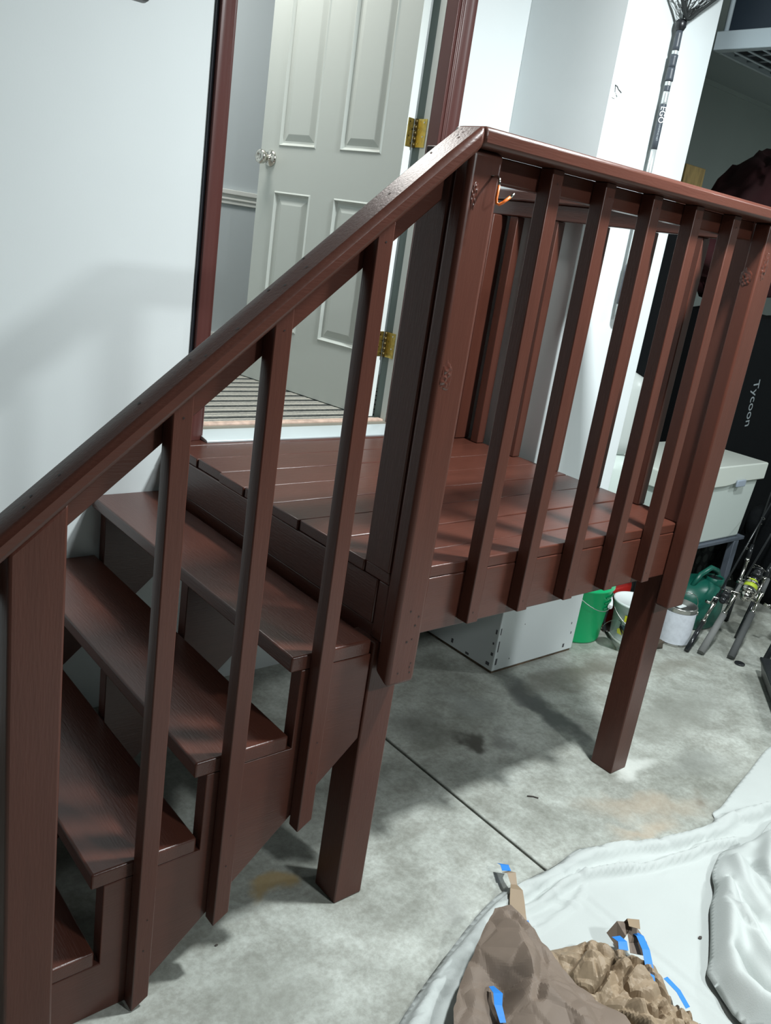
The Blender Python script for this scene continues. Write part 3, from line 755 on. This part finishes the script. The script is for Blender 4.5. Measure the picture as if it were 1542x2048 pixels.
mid = pts[17]; bm = bmesh.new(); tube(bm, [pts[14], pts[15], pts[16], pts[17], pts[18]], 0.011, 12)
obj('bail_grip', bm, whitep, parent=gbk)
bm = bmesh.new()
for k in range(3):
    z = 0.235-0.028*k
    pp = []
    for i in range(14-3*k):
        t = -1.55+0.07*i; rr_ = 0.137+0.0145*(z/0.262)+0.0012; pp.append((2.90+rr_*math.cos(t), -0.30+rr_*math.sin(t), z))
    tube(bm, pp, 0.004, 5)
obj('printed_marks', bm, mat('dark_green_ink', (.0, .12, .045, 1), .5), parent=gbk)
# red container
bm = bmesh.new(); box(bm, 3.07, 3.27, -0.355, -0.215, 0.0, 0.235)
rc = thing('red_container', 'red plastic fuel container behind the white pail', 'container', (3.17, -0.28, 0))
obj('container_body', bm, redp, parent=rc, bev=0.03, seg=4)
bm = bmesh.new(); tube(bm, [(3.12, -0.27, 0.225), (3.12, -0.27, 0.262), (3.14, -0.27, 0.27), (3.19, -0.27, 0.262), (3.19, -0.27, 0.225)], 0.012, 10)
obj('handle', bm, redp, parent=rc, smooth=True)
bm = bmesh.new(); lathe(bm, [(0.0001, 0.2355), (0.024, 0.2355), (0.024, 0.262), (0.0001, 0.262)], (3.225, -0.31, 0), 20); obj('cap', bm, whitep, parent=rc)
bm = bmesh.new(); tube(bm, [(3.070, -0.385, 0.010), (3.060, -0.385, 0.014), (3.052, -0.372, 0.06), (3.064, -0.37, 0.13), (3.075, -.37, .20)], 0.008, 8)
tag(obj('black_hose', bm, black, smooth=True), 'black hose between the green bucket and the red container', 'hose')
# white pail
PX, PY = 3.125, -0.475
pl = thing('white_pail', 'small white plastic pail with yellow label standing behind the right leg', 'pail', (PX, PY, 0))
bm = bmesh.new(); lathe(bm, [(0.0001, 0.0), (0.083, 0.0), (0.087, 0.006), (0.096, 0.150), (0.102, 0.153), (0.104, 0.185), (0.109, 0.188), (0.109, 0.198), (0.102, 0.199), (0.098, 0.190), (0.0001, 0.188)], (PX, PY, 0), 48)
obj('pail_body', bm, whitep, parent=pl)
def band(name, c, z0, z1, ra, rb, t0, t1, m, parent):
    bm = bmesh.new(); n = 20; A = []; Bv = []
    for i in range(n+1):
        t = t0+(t1-t0)*i/n
        A.append(bm.verts.new((c[0]+ra*math.cos(t), c[1]+ra*math.sin(t), z0))); Bv.append(bm.verts.new((c[0]+rb*math.cos(t), c[1]+rb*math.sin(t), z1)))
    for i in range(n): f = bm.faces.new((A[i], A[i+1], Bv[i+1], Bv[i])); f.smooth = True
    return obj(name, bm, m, parent=parent)
band('label', (PX, PY), 0.035, 0.062, 0.0905, 0.0922, PI*1.0, PI*1.8, yellowl, pl)
band('label', (PX, PY), 0.068, 0.092, 0.0925, 0.094, PI*1.0, PI*1.8, darkt, pl)
band('label', (PX, PY), 0.112, 0.145, 0.0955, 0.0975, PI*1.05, PI*1.22, yellowl, pl)
bail('bail', pl, (PX, PY), 0.105, 0.165, (-0.05, -0.09, -0.08), mat('pale_wire', (.5, .5, .48, 1), .35, .7), -0.7)
# clear cup
bm = bmesh.new(); lathe(bm, [(0.0001, 0.0), (0.034, 0.0), (0.045, 0.11), (0.047, 0.112), (0.0435, 0.11), (0.0325, 0.003), (0.0001, 0.003)], (0, 0, 0), 32)
cup = tag(obj('plastic_cup', bm, clearp), 'clear plastic cup lying tilted before the white pail', 'cup')
cup.location = (2.975, -0.535, 0.012); cup.rotation_euler = (math.radians(-20), math.radians(-28), 0)
cup.location.z = 0.022
# paint can
CX, CY = 3.335, -0.583
pc = thing('paint_can', 'metal paint can with drips and a raised wire bail, right of the far leg', 'can', (CX, CY, 0))
bm = bmesh.new(); lathe(bm, [(0.0001, 0.0), (0.081, 0.0), (0.083, 0.004), (0.0815, 0.008), (0.0815, 0.185), (0.083, 0.188), (0.083, 0.193), (0.076, 0.194), (0.074, 0.186), (0.062, 0.186), (0.060, 0.180), (0.0001, 0.180)], (CX, CY, 0), 48)
obj('can_body', bm, tin, parent=pc)
band('label', (CX, CY), 0.012, 0.170, 0.0825, 0.0825, PI*0.9, PI*1.62, canlab, pc)
band('label', (CX, CY), 0.012, 0.120, 0.0824, 0.0824, PI*1.62, PI*1.9, canlab, pc)
bm = B(CX-0.06, CX-0.005, CY-0.035, CY+0.03, 0.1945, 0.1975); obj('paper_flap', bm, whitep, parent=pc)
bail('bail', pc, (CX, CY), 0.084, 0.165, (0.03, -0.01, 0.085), chrome, -0.55, 0.0016)
bm = bmesh.new(); lathe(bm, [(0.0001, 0), (0.012, 0), (0.011, 0.006), (0.0001, 0.008)], (CX+0.058, CY-0.060, 0.160), 16, (0.7, -0.72, 0)); obj('bail_ear', bm, chrome, parent=pc)
# grey block left of can
bm = B(3.245, 3.30, -0.49, -0.40, 0.0, 0.20)
tag(obj('grey_carton', bm, mat('grey_card', (.32, .35, .38, 1), .7), bev=0.003), 'plain blue-grey carton between the far leg and the paint can', 'box')
bm = lump(bmesh.new(), (3.18, -0.60, 0.018), (0.032, 0.022, 0.020), 5, 0.15, sub=3)
for v in bm.verts: v.co.z = max(v.co.z, 0.0005)
tag(obj('dirt_clod', bm, mat('brown_dirt', (.07, .055, .04, 1), .95), smooth=True), 'small brown dirt clod on the floor left of the paint can', 'dirt')
# watering can
WX, WY = 3.675, -0.475
wc = thing('watering_can', 'dark green plastic watering can behind the paint can', 'watering can', (WX, WY, 0))
bm = bmesh.new()
lathe(bm, [(0.0001, 0.0), (0.115, 0.0), (0.125, 0.012), (0.125, 0.10), (0.118, 0.17), (0.095, 0.215), (0.05, 0.235), (0.0001, 0.238)], (0, 0, 0), 40)
for v in bm.verts: v.co.x *= 1.5; v.co.x += WX; v.co.y += WY
obj('can_body', bm, greend, parent=wc)
bm = bmesh.new()
tube(bm, [(WX-0.12, WY-0.02, 0.20), (WX-0.07, WY-0.03, 0.275), (WX+0.02, WY-0.03, 0.30), (WX+0.09, WY-0.03, 0.275), (WX+0.15, WY-0.03, 0.20), (WX+0.185, WY-0.02, 0.10)], [0.012, 0.014, 0.014, 0.014, 0.013, 0.012], 12)
obj('handle', bm, greend, parent=wc, smooth=True)
bm = bmesh.new()
lathe(bm, [(0.052, 0.20), (0.048, 0.25), (0.044, 0.253), (0.040, 0.245), (0.044, 0.20)], (WX+0.055, WY-0.045, 0.0), 24)
lathe(bm, [(0.0001, 0.243), (0.041, 0.243), (0.041, 0.244), (0.0001, 0.244)], (WX+0.055, WY-0.045, 0.0), 24, mi=1)
obj('filler_mouth', bm, greend, parent=wc, mats=[greend, black])
bm = bmesh.new(); tube(bm, [(WX-0.13, WY+0.0, 0.06), (WX-0.22, WY+0.02, 0.14), (WX-0.30, WY+0.03, 0.24)], [0.025, 0.018, 0.014], 12)
obj('spout', bm, greend, parent=wc, smooth=True)

# ------------------------------------------------------------------ fishing rods leaning to the right
def rod(label, butt, topdir, length, gl, gr, reel=None, grip_m=foam, r0=0.0145):
    b0 = Vector(butt); d = Vector(topdir).normalized()
    t = thing('fishing_rod', label, 'fishing rod', b0, 'fishing rods leaning in the right bay')
    b0 = b0 + Vector((0, 0, r0*1.02*math.sqrt(max(0, 1-d.z*d.z))))
    bm = bmesh.new(); tube(bm, [b0, b0+d*gl*0.5, b0+d*gl], [r0, r0*0.94, r0*0.9], 20)
    obj('grip', bm, grip_m, parent=t)
    bm = bmesh.new(); tube(bm, [b0+d*gl, b0+d*(gl+0.015), b0+d*(gl+0.02), b0+d*(gl+0.11), b0+d*(gl+0.115), b0+d*(gl+0.13)], [.0125, .0125, .0085, .0085, .0125, .0125], 16)
    obj('reel_seat', bm, chrome, parent=t)
    s = gl+0.13
    bm = bmesh.new(); tube(bm, [b0+d*s, b0+d*(s+gr)], [0.0125, 0.009], 16); obj('fore_grip', bm, grip_m, parent=t)
    bm = bmesh.new(); tube(bm, [b0+d*(s+gr), b0+d*length], [0.0055, 0.0015], 10); obj('rod_blank', bm, rodblk, parent=t)
    side = d.cross(Vector((0, 0, 1))).normalized()
    dn = side.cross(d).normalized(); dn = -dn if dn.z > 0 else dn
    q = s+gr+0.12
    while q < length-0.1:
        c = b0+d*q-dn*0.0
        bm = bmesh.new(); ring = [c-dn*-1*0.014+0.009*(math.cos(a)*dn+math.sin(a)*side) for a in [2*PI*k/12 for k in range(13)]]
        tube(bm, ring, 0.0011, 5, caps=False); tube(bm, [c, c+dn*0.006], 0.0016, 5)
        obj('line_guide', bm, chrome, parent=t); q += 0.22
    if reel:
        col, sz = reel; c = b0+d*(gl+0.065)
        fwd = (-side*0.7-dn*-0.7).normalized(); ff = (dn*0.5-Vector((0.8, 0.55, 0))*0.0 + Vector((-.62, .05, .55))).normalized()
        bm = bmesh.new(); tube(bm, [c, c+ff*0.045*sz, c+ff*0.06*sz+d*0.01], [0.006, 0.007, 0.012], 10)
        bmesh.ops.create_uvsphere(bm, u_segments=20, v_segments=12, radius=0.024*sz, matrix=Matrix.Translation(c+ff*0.07*sz))
        rb = obj('reel', bm, chrome if col else rodblk, parent=t, smooth=True)
        cc = c+ff*0.07*sz+d*0.012
        bm = bmesh.new(); lathe(bm, [(0.0001, 0), (0.030*sz, 0), (0.030*sz, 0.022*sz), (0.0245*sz, 0.024*sz), (0.0245*sz, 0.045*sz), (0.028*sz, 0.047*sz), (0.026*sz, 0.054*sz), (0.012*sz, 0.060*sz), (0.0001, 0.060*sz)], cc, 28, d)
        o = obj('spool', bm, chrome if col else black, parent=rb); o.matrix_parent_inverse = Matrix.Identity(4)
        if col:
            bm = bmesh.new(); lathe(bm, [(0.0001, 0.026*sz), (0.0262*sz, 0.026*sz), (0.0262*sz, 0.043*sz), (0.0001, 0.043*sz)], cc, 28, d)
            o = obj('fishing_line', bm, lime, parent=rb, label='lime green line'); o.matrix_parent_inverse = Matrix.Identity(4)
            bm = bmesh.new(); lathe(bm, [(0.0001, 0.054*sz), (0.02*sz, 0.054*sz), (0.018*sz, 0.066*sz), (0.0001, 0.068*sz)], cc, 20, d)
            o = obj('drag_knob', bm, lime, parent=rb); o.matrix_parent_inverse = Matrix.Identity(4)
        bm = bmesh.new(); a0 = cc+side*0.033*sz
        tube(bm, [cc+d*0.05*sz+(0.036*sz)*(math.cos(a)*side+math.sin(a)*ff) for a in [k*PI/10 for k in range(11)]], 0.0014, 6)
        o = obj('reel_bail', bm, chrome, parent=rb); o.matrix_parent_inverse = Matrix.Identity(4); bm = bmesh.new()
        tube(bm, [c+ff*0.07*sz, c+ff*0.07*sz-side*0.055*sz, c+ff*0.07*sz-side*0.055*sz-d*0.04], 0.0035, 8)
        tube(bm, [c+ff*0.07*sz-side*0.055*sz-d*0.04, c+ff*0.07*sz-side*0.085*sz-d*0.04], 0.008, 10)
        o = obj('reel_handle', bm, chrome, parent=rb); o.matrix_parent_inverse = Matrix.Identity(4)
    return t
rod('thin black fishing rod with a dark grip, nearest the paint can', (3.281, -0.701, 0), (0.40, 0.085, 0.30), 1.9, 0.18, 0.06, None, rodblk, 0.0125)
rod('fishing rod with a light grey foam grip, second from the paint can', (3.325, -0.750, 0), (0.66, 0.11, 0.55), 2.0, 0.24, 0.08, (False, 0.8), mat('light_foam', (.16, .165, .16, 1), .85, bump=.3, bscale=200), 0.0175)
rod('fishing rod with dark foam butt and silver reel holding lime green line', (3.430, -0.847, 0), (0.40, 0.10, 0.34), 2.0, 0.27, 0.09, (True, 1.25), foam, 0.0175)
rod('dark fishing rod leaning furthest right, its butt on the black tote side', (3.56, -0.95, 0), (0.42, 0.06, 0.42), 2.0, 0.24, 0.08, (False, 1.0), rodblk, 0.015)
rod('slim dark fishing rod standing behind the reel with lime green line', (3.70, -0.73, 0), (0.34, 0.06, 0.50), 1.9, 0.22, 0.08, (False, 0.9), rodblk, 0.013)
rod('slim fishing rod with silver guides right of the watering can', (3.86, -0.58, 0), (0.22, 0.07, 0.50), 1.8, 0.22, 0.08, None, rodblk, 0.012)
bm = bmesh.new(); lathe(bm, [(0.0001, 0), (0.024, 0), (0.024, 0.006), (0.020, 0.008), (0.0001, 0.006)], (3.436, -0.893, 0.0), 24)
tag(obj('round_lid', bm, black), 'small black round lid on the floor beside the rod butt', 'lid')

# black tote at the right edge
tt = thing('black_tote', 'black plastic tote on the floor at the right edge of the photo', 'tote', (3.45, -1.35, 0))
def corners(z, g): 
    A = Vector((3.41, -0.99)); Bq = Vector((3.00, -1.295)); u = (Bq-A).normalized(); v = Vector((-u.y, u.x)); v = v if v.x > 0 else -v
    A2 = A-u*g-v*g; B2 = A+u*(0.62+g)-v*g; return [(p.x, p.y, z) for p in (A2, B2, B2+v*(0.42+2*g), A2+v*(0.42+2*g))]
bm = bmesh.new(); a = [bm.verts.new(p) for p in corners(0.0, -0.02)]; b = [bm.verts.new(p) for p in corners(0.075, 0.0)]
bm.faces.new(a); bm.faces.new(b)
for i in range(4): bm.faces.new((a[i], a[(i+1) % 4], b[(i+1) % 4], b[i]))
obj('tote_body', bm, black, parent=tt, bev=0.008)
bm = bmesh.new(); a = [bm.verts.new(p) for p in corners(0.0755, 0.006)]; b = [bm.verts.new(p) for p in corners(0.092, 0.006)]
bm.faces.new(a); bm.faces.new(b)
for i in range(4): bm.faces.new((a[i], a[(i+1) % 4], b[(i+1) % 4], b[i]))
obj('rim', bm, mat('black_rim_gloss', (.02, .022, .024, 1), .25), parent=tt, bev=0.006)
bm = bmesh.new(); tube(bm, [(3.62, -1.10, 0.093), (3.78, -1.06, 0.5), (4.0, -1.03, 1.1)], [0.05, 0.045, 0.045], 16)
o = tag(obj('rod_tube', bm, black), 'black rod case standing on the black tote at the right edge', 'case')

# ------------------------------------------------------------------ drop cloths
def inside(p, poly):
    x, y = p; c = False; n = len(poly)
    for i in range(n):
        x0, y0 = poly[i]; x1, y1 = poly[(i+1) % n]
        if (y0 > y) != (y1 > y) and x < (x1-x0)*(y-y0)/(y1-y0)+x0: c = not c
    return c
def seg_d(p, a, b):
    a = Vector(a); b = Vector(b); p = Vector(p); ab = b-a; t = max(0, min(1, (p-a).dot(ab)/max(ab.length_squared, 1e-9)))
    q = a+ab*t; s = (ab.x*(p-a).y-ab.y*(p-a).x)
    return (p-q).length, (1 if s > 0 else -1)
def pl_d(p, pl):
    best = (9, 1)
    for i in range(len(pl)-1):
        d = seg_d(p, pl[i], pl[i+1])
        if d[0] < best[0]: best = d
    return best
edge = [(0.799, -1.513), (0.991, -1.44), (1.172, -1.38), (1.3, -1.351), (1.421, -1.355), (1.527, -1.358), (1.635, -1.346), (1.725, -1.372), (1.902, -1.447), (2.001, -1.478), (2.111, -1.501), (2.19, -1.487), (2.222, -1.463), (2.282, -1.46), (2.413, -1.432), (2.571, -1.401), (2.851, -1.349)]
out = edge+[(2.93, -1.40), (3.10, -1.70), (3.2, -2.9), (0.2, -2.9), (0.35, -1.72)]
ridge1 = [(0.70, -1.60), (0.95, -1.487), (1.18, -1.415), (1.33, -1.385), (1.44, -1.392), (1.53, -1.392), (1.64, -1.385), (1.73, -1.408), (1.90, -1.474), (2.0, -1.503), (2.12, -1.523), (2.24, -1.525), (2.40, -1.56)]
ridge2 = [(1.23, -1.43), (1.36, -1.44), (1.47, -1.427), (1.56, -1.43), (1.62, -1.448), (1.755, -1.505), (1.934, -1.548), (2.038, -1.558), (2.13, -1.59)]
crease3 = [(1.19, -1.49), (1.32, -1.50), (1.42, -1.492), (1.50, -1.475), (1.545, -1.445), (1.57, -1.43)]
joint = [(1.497, -1.49), (1.493, -2.4)]
wr = [[(1.42, -1.44), (1.452, -1.50)], [(1.30, -1.40), (1.27, -1.50)], [(2.25, -1.50), (2.5, -1.60), (2.9, -1.70)]]
def gs(d, w): return math.exp(-(d/w)**2)
# bunched second cloth
heap = [(2.190, -1.628), (2.124, -1.622), (2.037, -1.601), (1.97, -1.615), (1.907, -1.639), (1.85, -1.68), (1.776, -1.711), (1.69, -1.762), (1.603, -1.811), (1.545, -1.839), (1.515, -1.891), (1.49, -1.94), (1.485, -1.985), (1.50, -2.05), (1.50, -2.5), (2.4, -2.5), (2.6, -1.75), (2.4, -1.62)]
def clothz(p):
    d1, s1 = pl_d(p, ridge1); d2, s2 = pl_d(p, ridge2); d3, s3 = pl_d(p, crease3); dj, sj = pl_d(p, joint)
    z = 0.004+0.034*gs(d1-0.006, 0.015)+0.032*gs(d2, 0.011)-0.014*gs(abs(d1-d2), 0.006)*gs(d1, .05)+0.010*gs(d3, 0.007)-0.0035*gs(dj-0.006, 0.005)+0.003*gs(dj-0.02, .01)
    z += 0.004*noise.noise(Vector((p[0]*3, p[1]*3, 0)))+0.0018*noise.noise(Vector((p[0]*11, p[1]*11, 3)))
    band = gs(min(d1, d2), 0.05)
    z += band*(0.010*noise.noise(Vector((p[0]*5+p[1]*3, p[1]*34+p[0]*8, 1)))-0.008*gs(noise.noise(Vector((p[0]*6+p[1]*3, p[1]*26+p[0]*6, 5))), 0.10))
    for w in wr: z += 0.009*gs(pl_d(p, w)[0], 0.008)
    return min(z, 0.007) if inside(p, heap) else z
def grid_cloth(name, poly, x0, x1, y0, y1, step, zf, m, label, cat, th=0.002, drop=True):
    rim = []
    n = len(poly)
    for k in range(n):                      # smooth outline through the given points
        p0, p1, p2, p3 = (Vector(poly[(k+d) % n]) for d in (-1, 0, 1, 2))
        L = (p2-p1).length; cnt = max(1, int(L/(step*0.8)))
        for i in range(cnt):
            t = i/cnt
            q = 0.5*((2*p1)+(p2-p0)*t+(2*p0-5*p1+4*p2-p3)*t*t+(3*p1-p0-3*p2+p3)*t**3) if L < 0.3 else p1.lerp(p2, t)
            rim.append(q)
    rp = [(q.x, q.y) for q in rim]
    pts = list(rim); nb = len(rim)
    cells = {}
    for q in rim: cells.setdefault((int(q.x/step), int(q.y/step)), []).append(q)
    nx = int((x1-x0)/step)+1; ny = int((y1-y0)/(step*0.87))+1
    for j in range(ny):
        for i in range(nx):
            p = Vector((x0+(i+0.5*(j % 2))*step, y0+j*step*0.87))
            ci, cj = int(p.x/step), int(p.y/step)
            if any((p-q).length < step*0.55 for a in (-1, 0, 1) for b in (-1, 0, 1) for q in cells.get((ci+a, cj+b), ())): continue
            if inside((p.x, p.y), rp): pts.append(p)
    r = geometry.delaunay_2d_cdt(pts, [], [list(range(nb))], 1, 1e-6)
    bm = bmesh.new(); vs = []
    for k, q in enumerate(r[0]):
        isrim = any(o_ < nb for o_ in r[3][k])
        z = zf((q.x, q.y))
        if isrim and drop: z = 0.0035+min(0.006, max(0, z-0.0035)*0.35)
        vs.append(bm.verts.new((q.x, q.y, max(z, 0.0032))))
    for f in r[2]:
        ff = bm.faces.new([vs[i] for i in f]); ff.smooth = True
    o = obj(name, bm, m, smooth=True)
    md = o.modifiers.new('thickness', 'SOLIDIFY'); md.thickness = th; md.offset = -1
    return tag(o, label, cat)
grid_cloth('drop_cloth', out, 0.6, 3.4, -2.75, -1.30, 0.0095, clothz, canvas, 'white canvas drop cloth spread on the concrete floor with a rolled edge', 'cloth')
hf = [([(1.86, -1.70), (1.74, -1.78), (1.62, -1.845), (1.555, -1.90), (1.535, -1.97), (1.56, -2.06)], 0.050, 0.030),
      ([(2.16, -1.68), (1.98, -1.76), (1.86, -1.86), (1.80, -1.98), (1.80, -2.1)], 0.055, 0.030),
      ([(1.99, -1.66), (1.90, -1.74), (1.83, -1.83)], 0.030, 0.020),
      ([(1.78, -1.80), (1.70, -1.90), (1.67, -2.0), (1.70, -2.1)], 0.045, 0.022),
      ([(2.3, -1.70), (2.12, -1.86), (2.02, -2.0), (1.98, -2.1)], 0.055, 0.040), ([(2.10, -1.635), (2.4, -1.68)], 0.035, 0.025)]
hv = [([(2.02, -1.70), (1.92, -1.81), (1.86, -1.93)], -0.040, 0.012), ([(1.645, -1.865), (1.615, -1.94), (1.62, -2.02), (1.66, -2.1)], -0.060, 0.016), ([(1.80, -1.735), (1.745, -1.80), (1.735, -1.86)], -0.016, 0.005), ([(1.90, -1.69), (1.83, -1.77), (1.80, -1.83)], -0.016, .006), ([(2.2, -1.72), (2.05, -1.86), (1.93, -2.0)], -0.03, .012)]
def heapz(p):
    z = 0.050+0.010*noise.noise(Vector((p[0]*5, p[1]*5, 7)))+0.006*noise.noise(Vector((p[0]*14, p[1]*14, 9)))
    for pl, h, w in hf+hv: z += 0.8*h*gs(pl_d(p, pl)[0], w)
    e = 9
    for k in range(len(heap)):
        e = min(e, seg_d(p, heap[k], heap[(k+1) % len(heap)])[0])
    return 0.012+(z-0.012)*(1-math.exp(-(e/0.022)**1.2))+0.012
grid_cloth('folded_cloth', heap, 1.4, 2.5, -2.4, -1.58, 0.008, heapz, canvas, 'thick bunched white canvas cloth lying on the right of the drop cloth', 'cloth', 0.003, drop=False)

# ------------------------------------------------------------------ crumpled kraft paper
def vor(p, sc, seed):
    d = noise.voronoi(Vector((p[0]*sc+seed, p[1]*sc-seed, seed*1.7)))[0]
    return d[1]-d[0]
def crumple(poly, step, zf, ragged=0.0, seed=0):
    rim = []; n = len(poly)
    for k in range(n):
        a = Vector(poly[k]); b = Vector(poly[(k+1) % n]); c = max(1, int((b-a).length/step))
        for i in range(c):
            q = a.lerp(b, i/c); o_ = ragged*noise.noise(Vector((q.x*40, q.y*40, seed)))
            rim.append(q+Vector((o_, -o_)))
    rp = [(q.x, q.y) for q in rim]; nb = len(rim); pts = list(rim)
    cells = {}
    for q in rim: cells.setdefault((int(q.x/step), int(q.y/step)), []).append(q)
    xs = [q.x for q in rim]; ys = [q.y for q in rim]
    y = min(ys); j = 0
    while y < max(ys):
        x = min(xs)+(step/2 if j % 2 else 0)
        while x < max(xs):
            p = Vector((x, y)); ci, cj = int(x/step), int(y/step)
            if not any((p-q).length < step*0.6 for a in (-1, 0, 1) for b in (-1, 0, 1) for q in cells.get((ci+a, cj+b), ())) and inside((x, y), rp): pts.append(p)
            x += step
        y += step*0.87; j += 1
    r = geometry.delaunay_2d_cdt(pts, [], [list(range(nb))], 1, 1e-6)
    bm = bmesh.new()
    vs = [bm.verts.new((q.x, q.y, max(zf(q), 0.012))) for q in r[0]]
    for f in r[2]: bm.faces.new([vs[i] for i in f]).smooth = False
    return bm
def paper_obj(name, bm, m, parent=None, label=None, sub=True):
    o = obj(name, bm, m, parent=parent, label=label)
    s_ = o.modifiers.new('thickness', 'SOLIDIFY'); s_.thickness = 0.0006; s_.offset = 0
    return o
p1 = thing('kraft_paper', 'tall peaked brown kraft paper sheet, smoother and left of the crumpled heap', 'paper', (1.05, -1.65, 0.01))
P1 = [(1.141, -1.454), (1.176, -1.474), (1.170, -1.521), (1.165, -1.573), (1.160, -1.65), (1.165, -1.729), (1.175, -1.83), (1.10, -1.95), (0.90, -1.85), (0.812, -1.66), (0.872, -1.595), (0.933, -1.551), (1.026, -1.507)]
pk = [(1.128, -1.535), (1.09, -1.59), (1.05, -1.66), (1.05, -1.80)]
def z1(q):
    d, s_ = pl_d((q.x, q.y), pk)
    z = 0.062+0.078*max(0, 1-d/0.16)
    z -= 0.050*gs((Vector((0.985, -1.625))-q).length, 0.045)
    z += 0.042*vor(q, 6, 3)+0.012*vor(q, 15, 6)
    d2, s2 = pl_d((q.x, q.y), [(1.15, -1.50), (1.13, -1.62), (1.02, -1.70)])
    z += -0.014*max(0, 1-d2/0.018)
    return z
bm = crumple(P1, 0.005, z1, 0.002, 1)
paper_obj('paper_sheet', bm, kraftd, parent=p1)
p2 = thing('kraft_paper', 'heavily crumpled heap of brown kraft paper with blue tape bits on the drop cloth', 'paper', (1.3, -1.72, 0.01))
P2 = [(1.192, -1.547), (1.237, -1.558), (1.303, -1.586), (1.348, -1.615), (1.387, -1.657), (1.407, -1.681), (1.420, -1.739), (1.408, -1.792), (1.395, -1.843), (1.382, -1.93), (1.28, -2.02), (1.20, -1.95), (1.195, -1.80), (1.185, -1.70), (1.175, -1.60)]
def z2(q):
    e = min(seg_d(q, P2[k], P2[(k+1) % len(P2)])[0] for k in range(len(P2)))
    k_ = min(1, max(0, (-1.60-q.y)/0.06))
    w = Vector((q.x+0.012*noise.noise(Vector((q.x*18, q.y*18, 2))), q.y+0.012*noise.noise(Vector((q.x*18, q.y*18, 8)))))
    z = 0.014+0.040*(1-math.exp(-(e/0.03)))
    z += k_*(0.075*vor(w, 9, 2)+0.030*vor(w, 19, 5))+(1-k_)*(0.02*vor(w, 9, 2))+0.003*vor(w, 60, 4)
    z -= 0.030*k_*gs(noise.noise(Vector((q.x*14, q.y*14, 11))), 0.07)
    return z
bm = crumple(P2, 0.0055, z2, 0.004, 2)
paper_obj('paper_sheet', bm, kraft, parent=p2)
def ribbon(bm, pts, w, mi=0, side=None):
    pts = [Vector(p) for p in pts]; A = []; Bv = []
    for i, p in enumerate(pts):
        t = (pts[min(i+1, len(pts)-1)]-pts[max(i-1, 0)]).normalized()
        s = (Vector(side) if side else t.cross(Vector((0, 0, 1)))).normalized(); ww = w[i] if isinstance(w, (list, tuple)) else w
        A.append(bm.verts.new(p+s*ww/2)); Bv.append(bm.verts.new(p-s*ww/2))
    for i in range(len(pts)-1): bm.faces.new((A[i], A[i+1], Bv[i+1], Bv[i])).material_index = mi
    return bm
def tapeo(pts, w, parent, side=None, name='tape_strip'):
    bm = ribbon(bmesh.new(), pts, w, side=side)
    o = obj(name, bm, tape, parent=parent, label='blue masking tape'); s = o.modifiers.new('t', 'SOLIDIFY'); s.thickness = 0.0006; return o
tapeo([(1.440, -1.672, 0.075), (1.425, -1.70, 0.092), (1.400, -1.735, 0.092), (1.375, -1.765, 0.080), (1.335, -1.80, 0.075)], 0.020, p2)
tapeo([(1.372, -1.665, 0.088), (1.362, -1.690, 0.098), (1.348, -1.705, 0.092)], 0.024, p2)
tapeo([(1.40, -1.80, 0.062), (1.395, -1.84, 0.060), (1.388, -1.875, 0.045)], 0.014, p2)
bm = bmesh.new()
c = [(1.405, -1.632, 0.045), (1.425, -1.640, 0.090), (1.450, -1.655, 0.085), (1.455, -1.675, 0.06), (1.42, -1.70, 0.062)]
ribbon(bm, [(1.392, -1.648, .05), (1.41, -1.655, .085), (1.43, -1.668, .088), (1.425, -1.70, .07), (1.40, -1.725, .066)], 0.050)
paper_obj('torn_curl', bm, kraftd, parent=p2, sub=False)
bm = ribbon(bmesh.new(), [(1.452, -1.640, 0.062), (1.445, -1.662, 0.104), (1.418, -1.684, 0.108)], [0.03, 0.032, 0.028]); paper_obj('torn_curl', bm, kraft, parent=p2, sub=False)
tapeo([(0.985, -1.600, 0.085), (0.972, -1.630, 0.100), (0.945, -1.655, 0.105), (0.925, -1.69, .10)], [0.012, 0.022, 0.018, 0.014], p1)
# torn strip with taped ends
s3 = thing('paper_scrap', 'narrow torn brown paper strip with blue tape on both ends', 'paper', (1.3, -1.40, 0.01))
sp = [(a_, b_, c_+0.014) for a_, b_, c_ in [(1.345, -1.320, 0.022), (1.338, -1.345, 0.040), (1.322, -1.372, 0.028), (1.300, -1.398, 0.042), (1.275, -1.425, 0.036), (1.250, -1.452, 0.030), (1.232, -1.478, 0.022)]]
bm = ribbon(bmesh.new(), sp, [0.022, 0.026, 0.018, 0.034, 0.040, 0.042, 0.040]); bmesh.ops.triangulate(bm, faces=bm.faces[:])
paper_obj('paper_strip', bm, kraft, parent=s3)
tapeo([(1.366, -1.292, 0.032), (1.354, -1.306, 0.044), (1.342, -1.325, 0.044)], [0.034, 0.024, 0.026], s3)
tapeo([(1.242, -1.470, 0.041), (1.226, -1.492, 0.034), (1.214, -1.507, 0.028)], [0.042, 0.044, 0.040], s3)
# specks
for (x, y, r, lb) in ((1.725, -1.098, .008, 'dark sliver on the concrete in front of the right leg'),):
    bm = bmesh.new(); tube(bm, [(x-.016, y+.012, .0025), (x, y, .003), (x+.010, y-.014, .0025)], 0.0022, 6)
    tag(obj('debris', bm, deb), lb, 'debris')
for (x, y, r, lb) in ((1.662, -1.752, .008, 'grey speck on the drop cloth left of the bunched cloth'), (0.555, -1.11, .005, 'tiny dark crumb on the concrete near the stair baluster foot')):
    bm = bmesh.new(); bmesh.ops.create_icosphere(bm, subdivisions=1, radius=r, matrix=Matrix.Translation((x, y, .0105 if y < -1.4 else r*.3)) @ Matrix.Diagonal((1, .6, .35, 1)))
    tag(obj('debris', bm, deb), lb, 'debris')
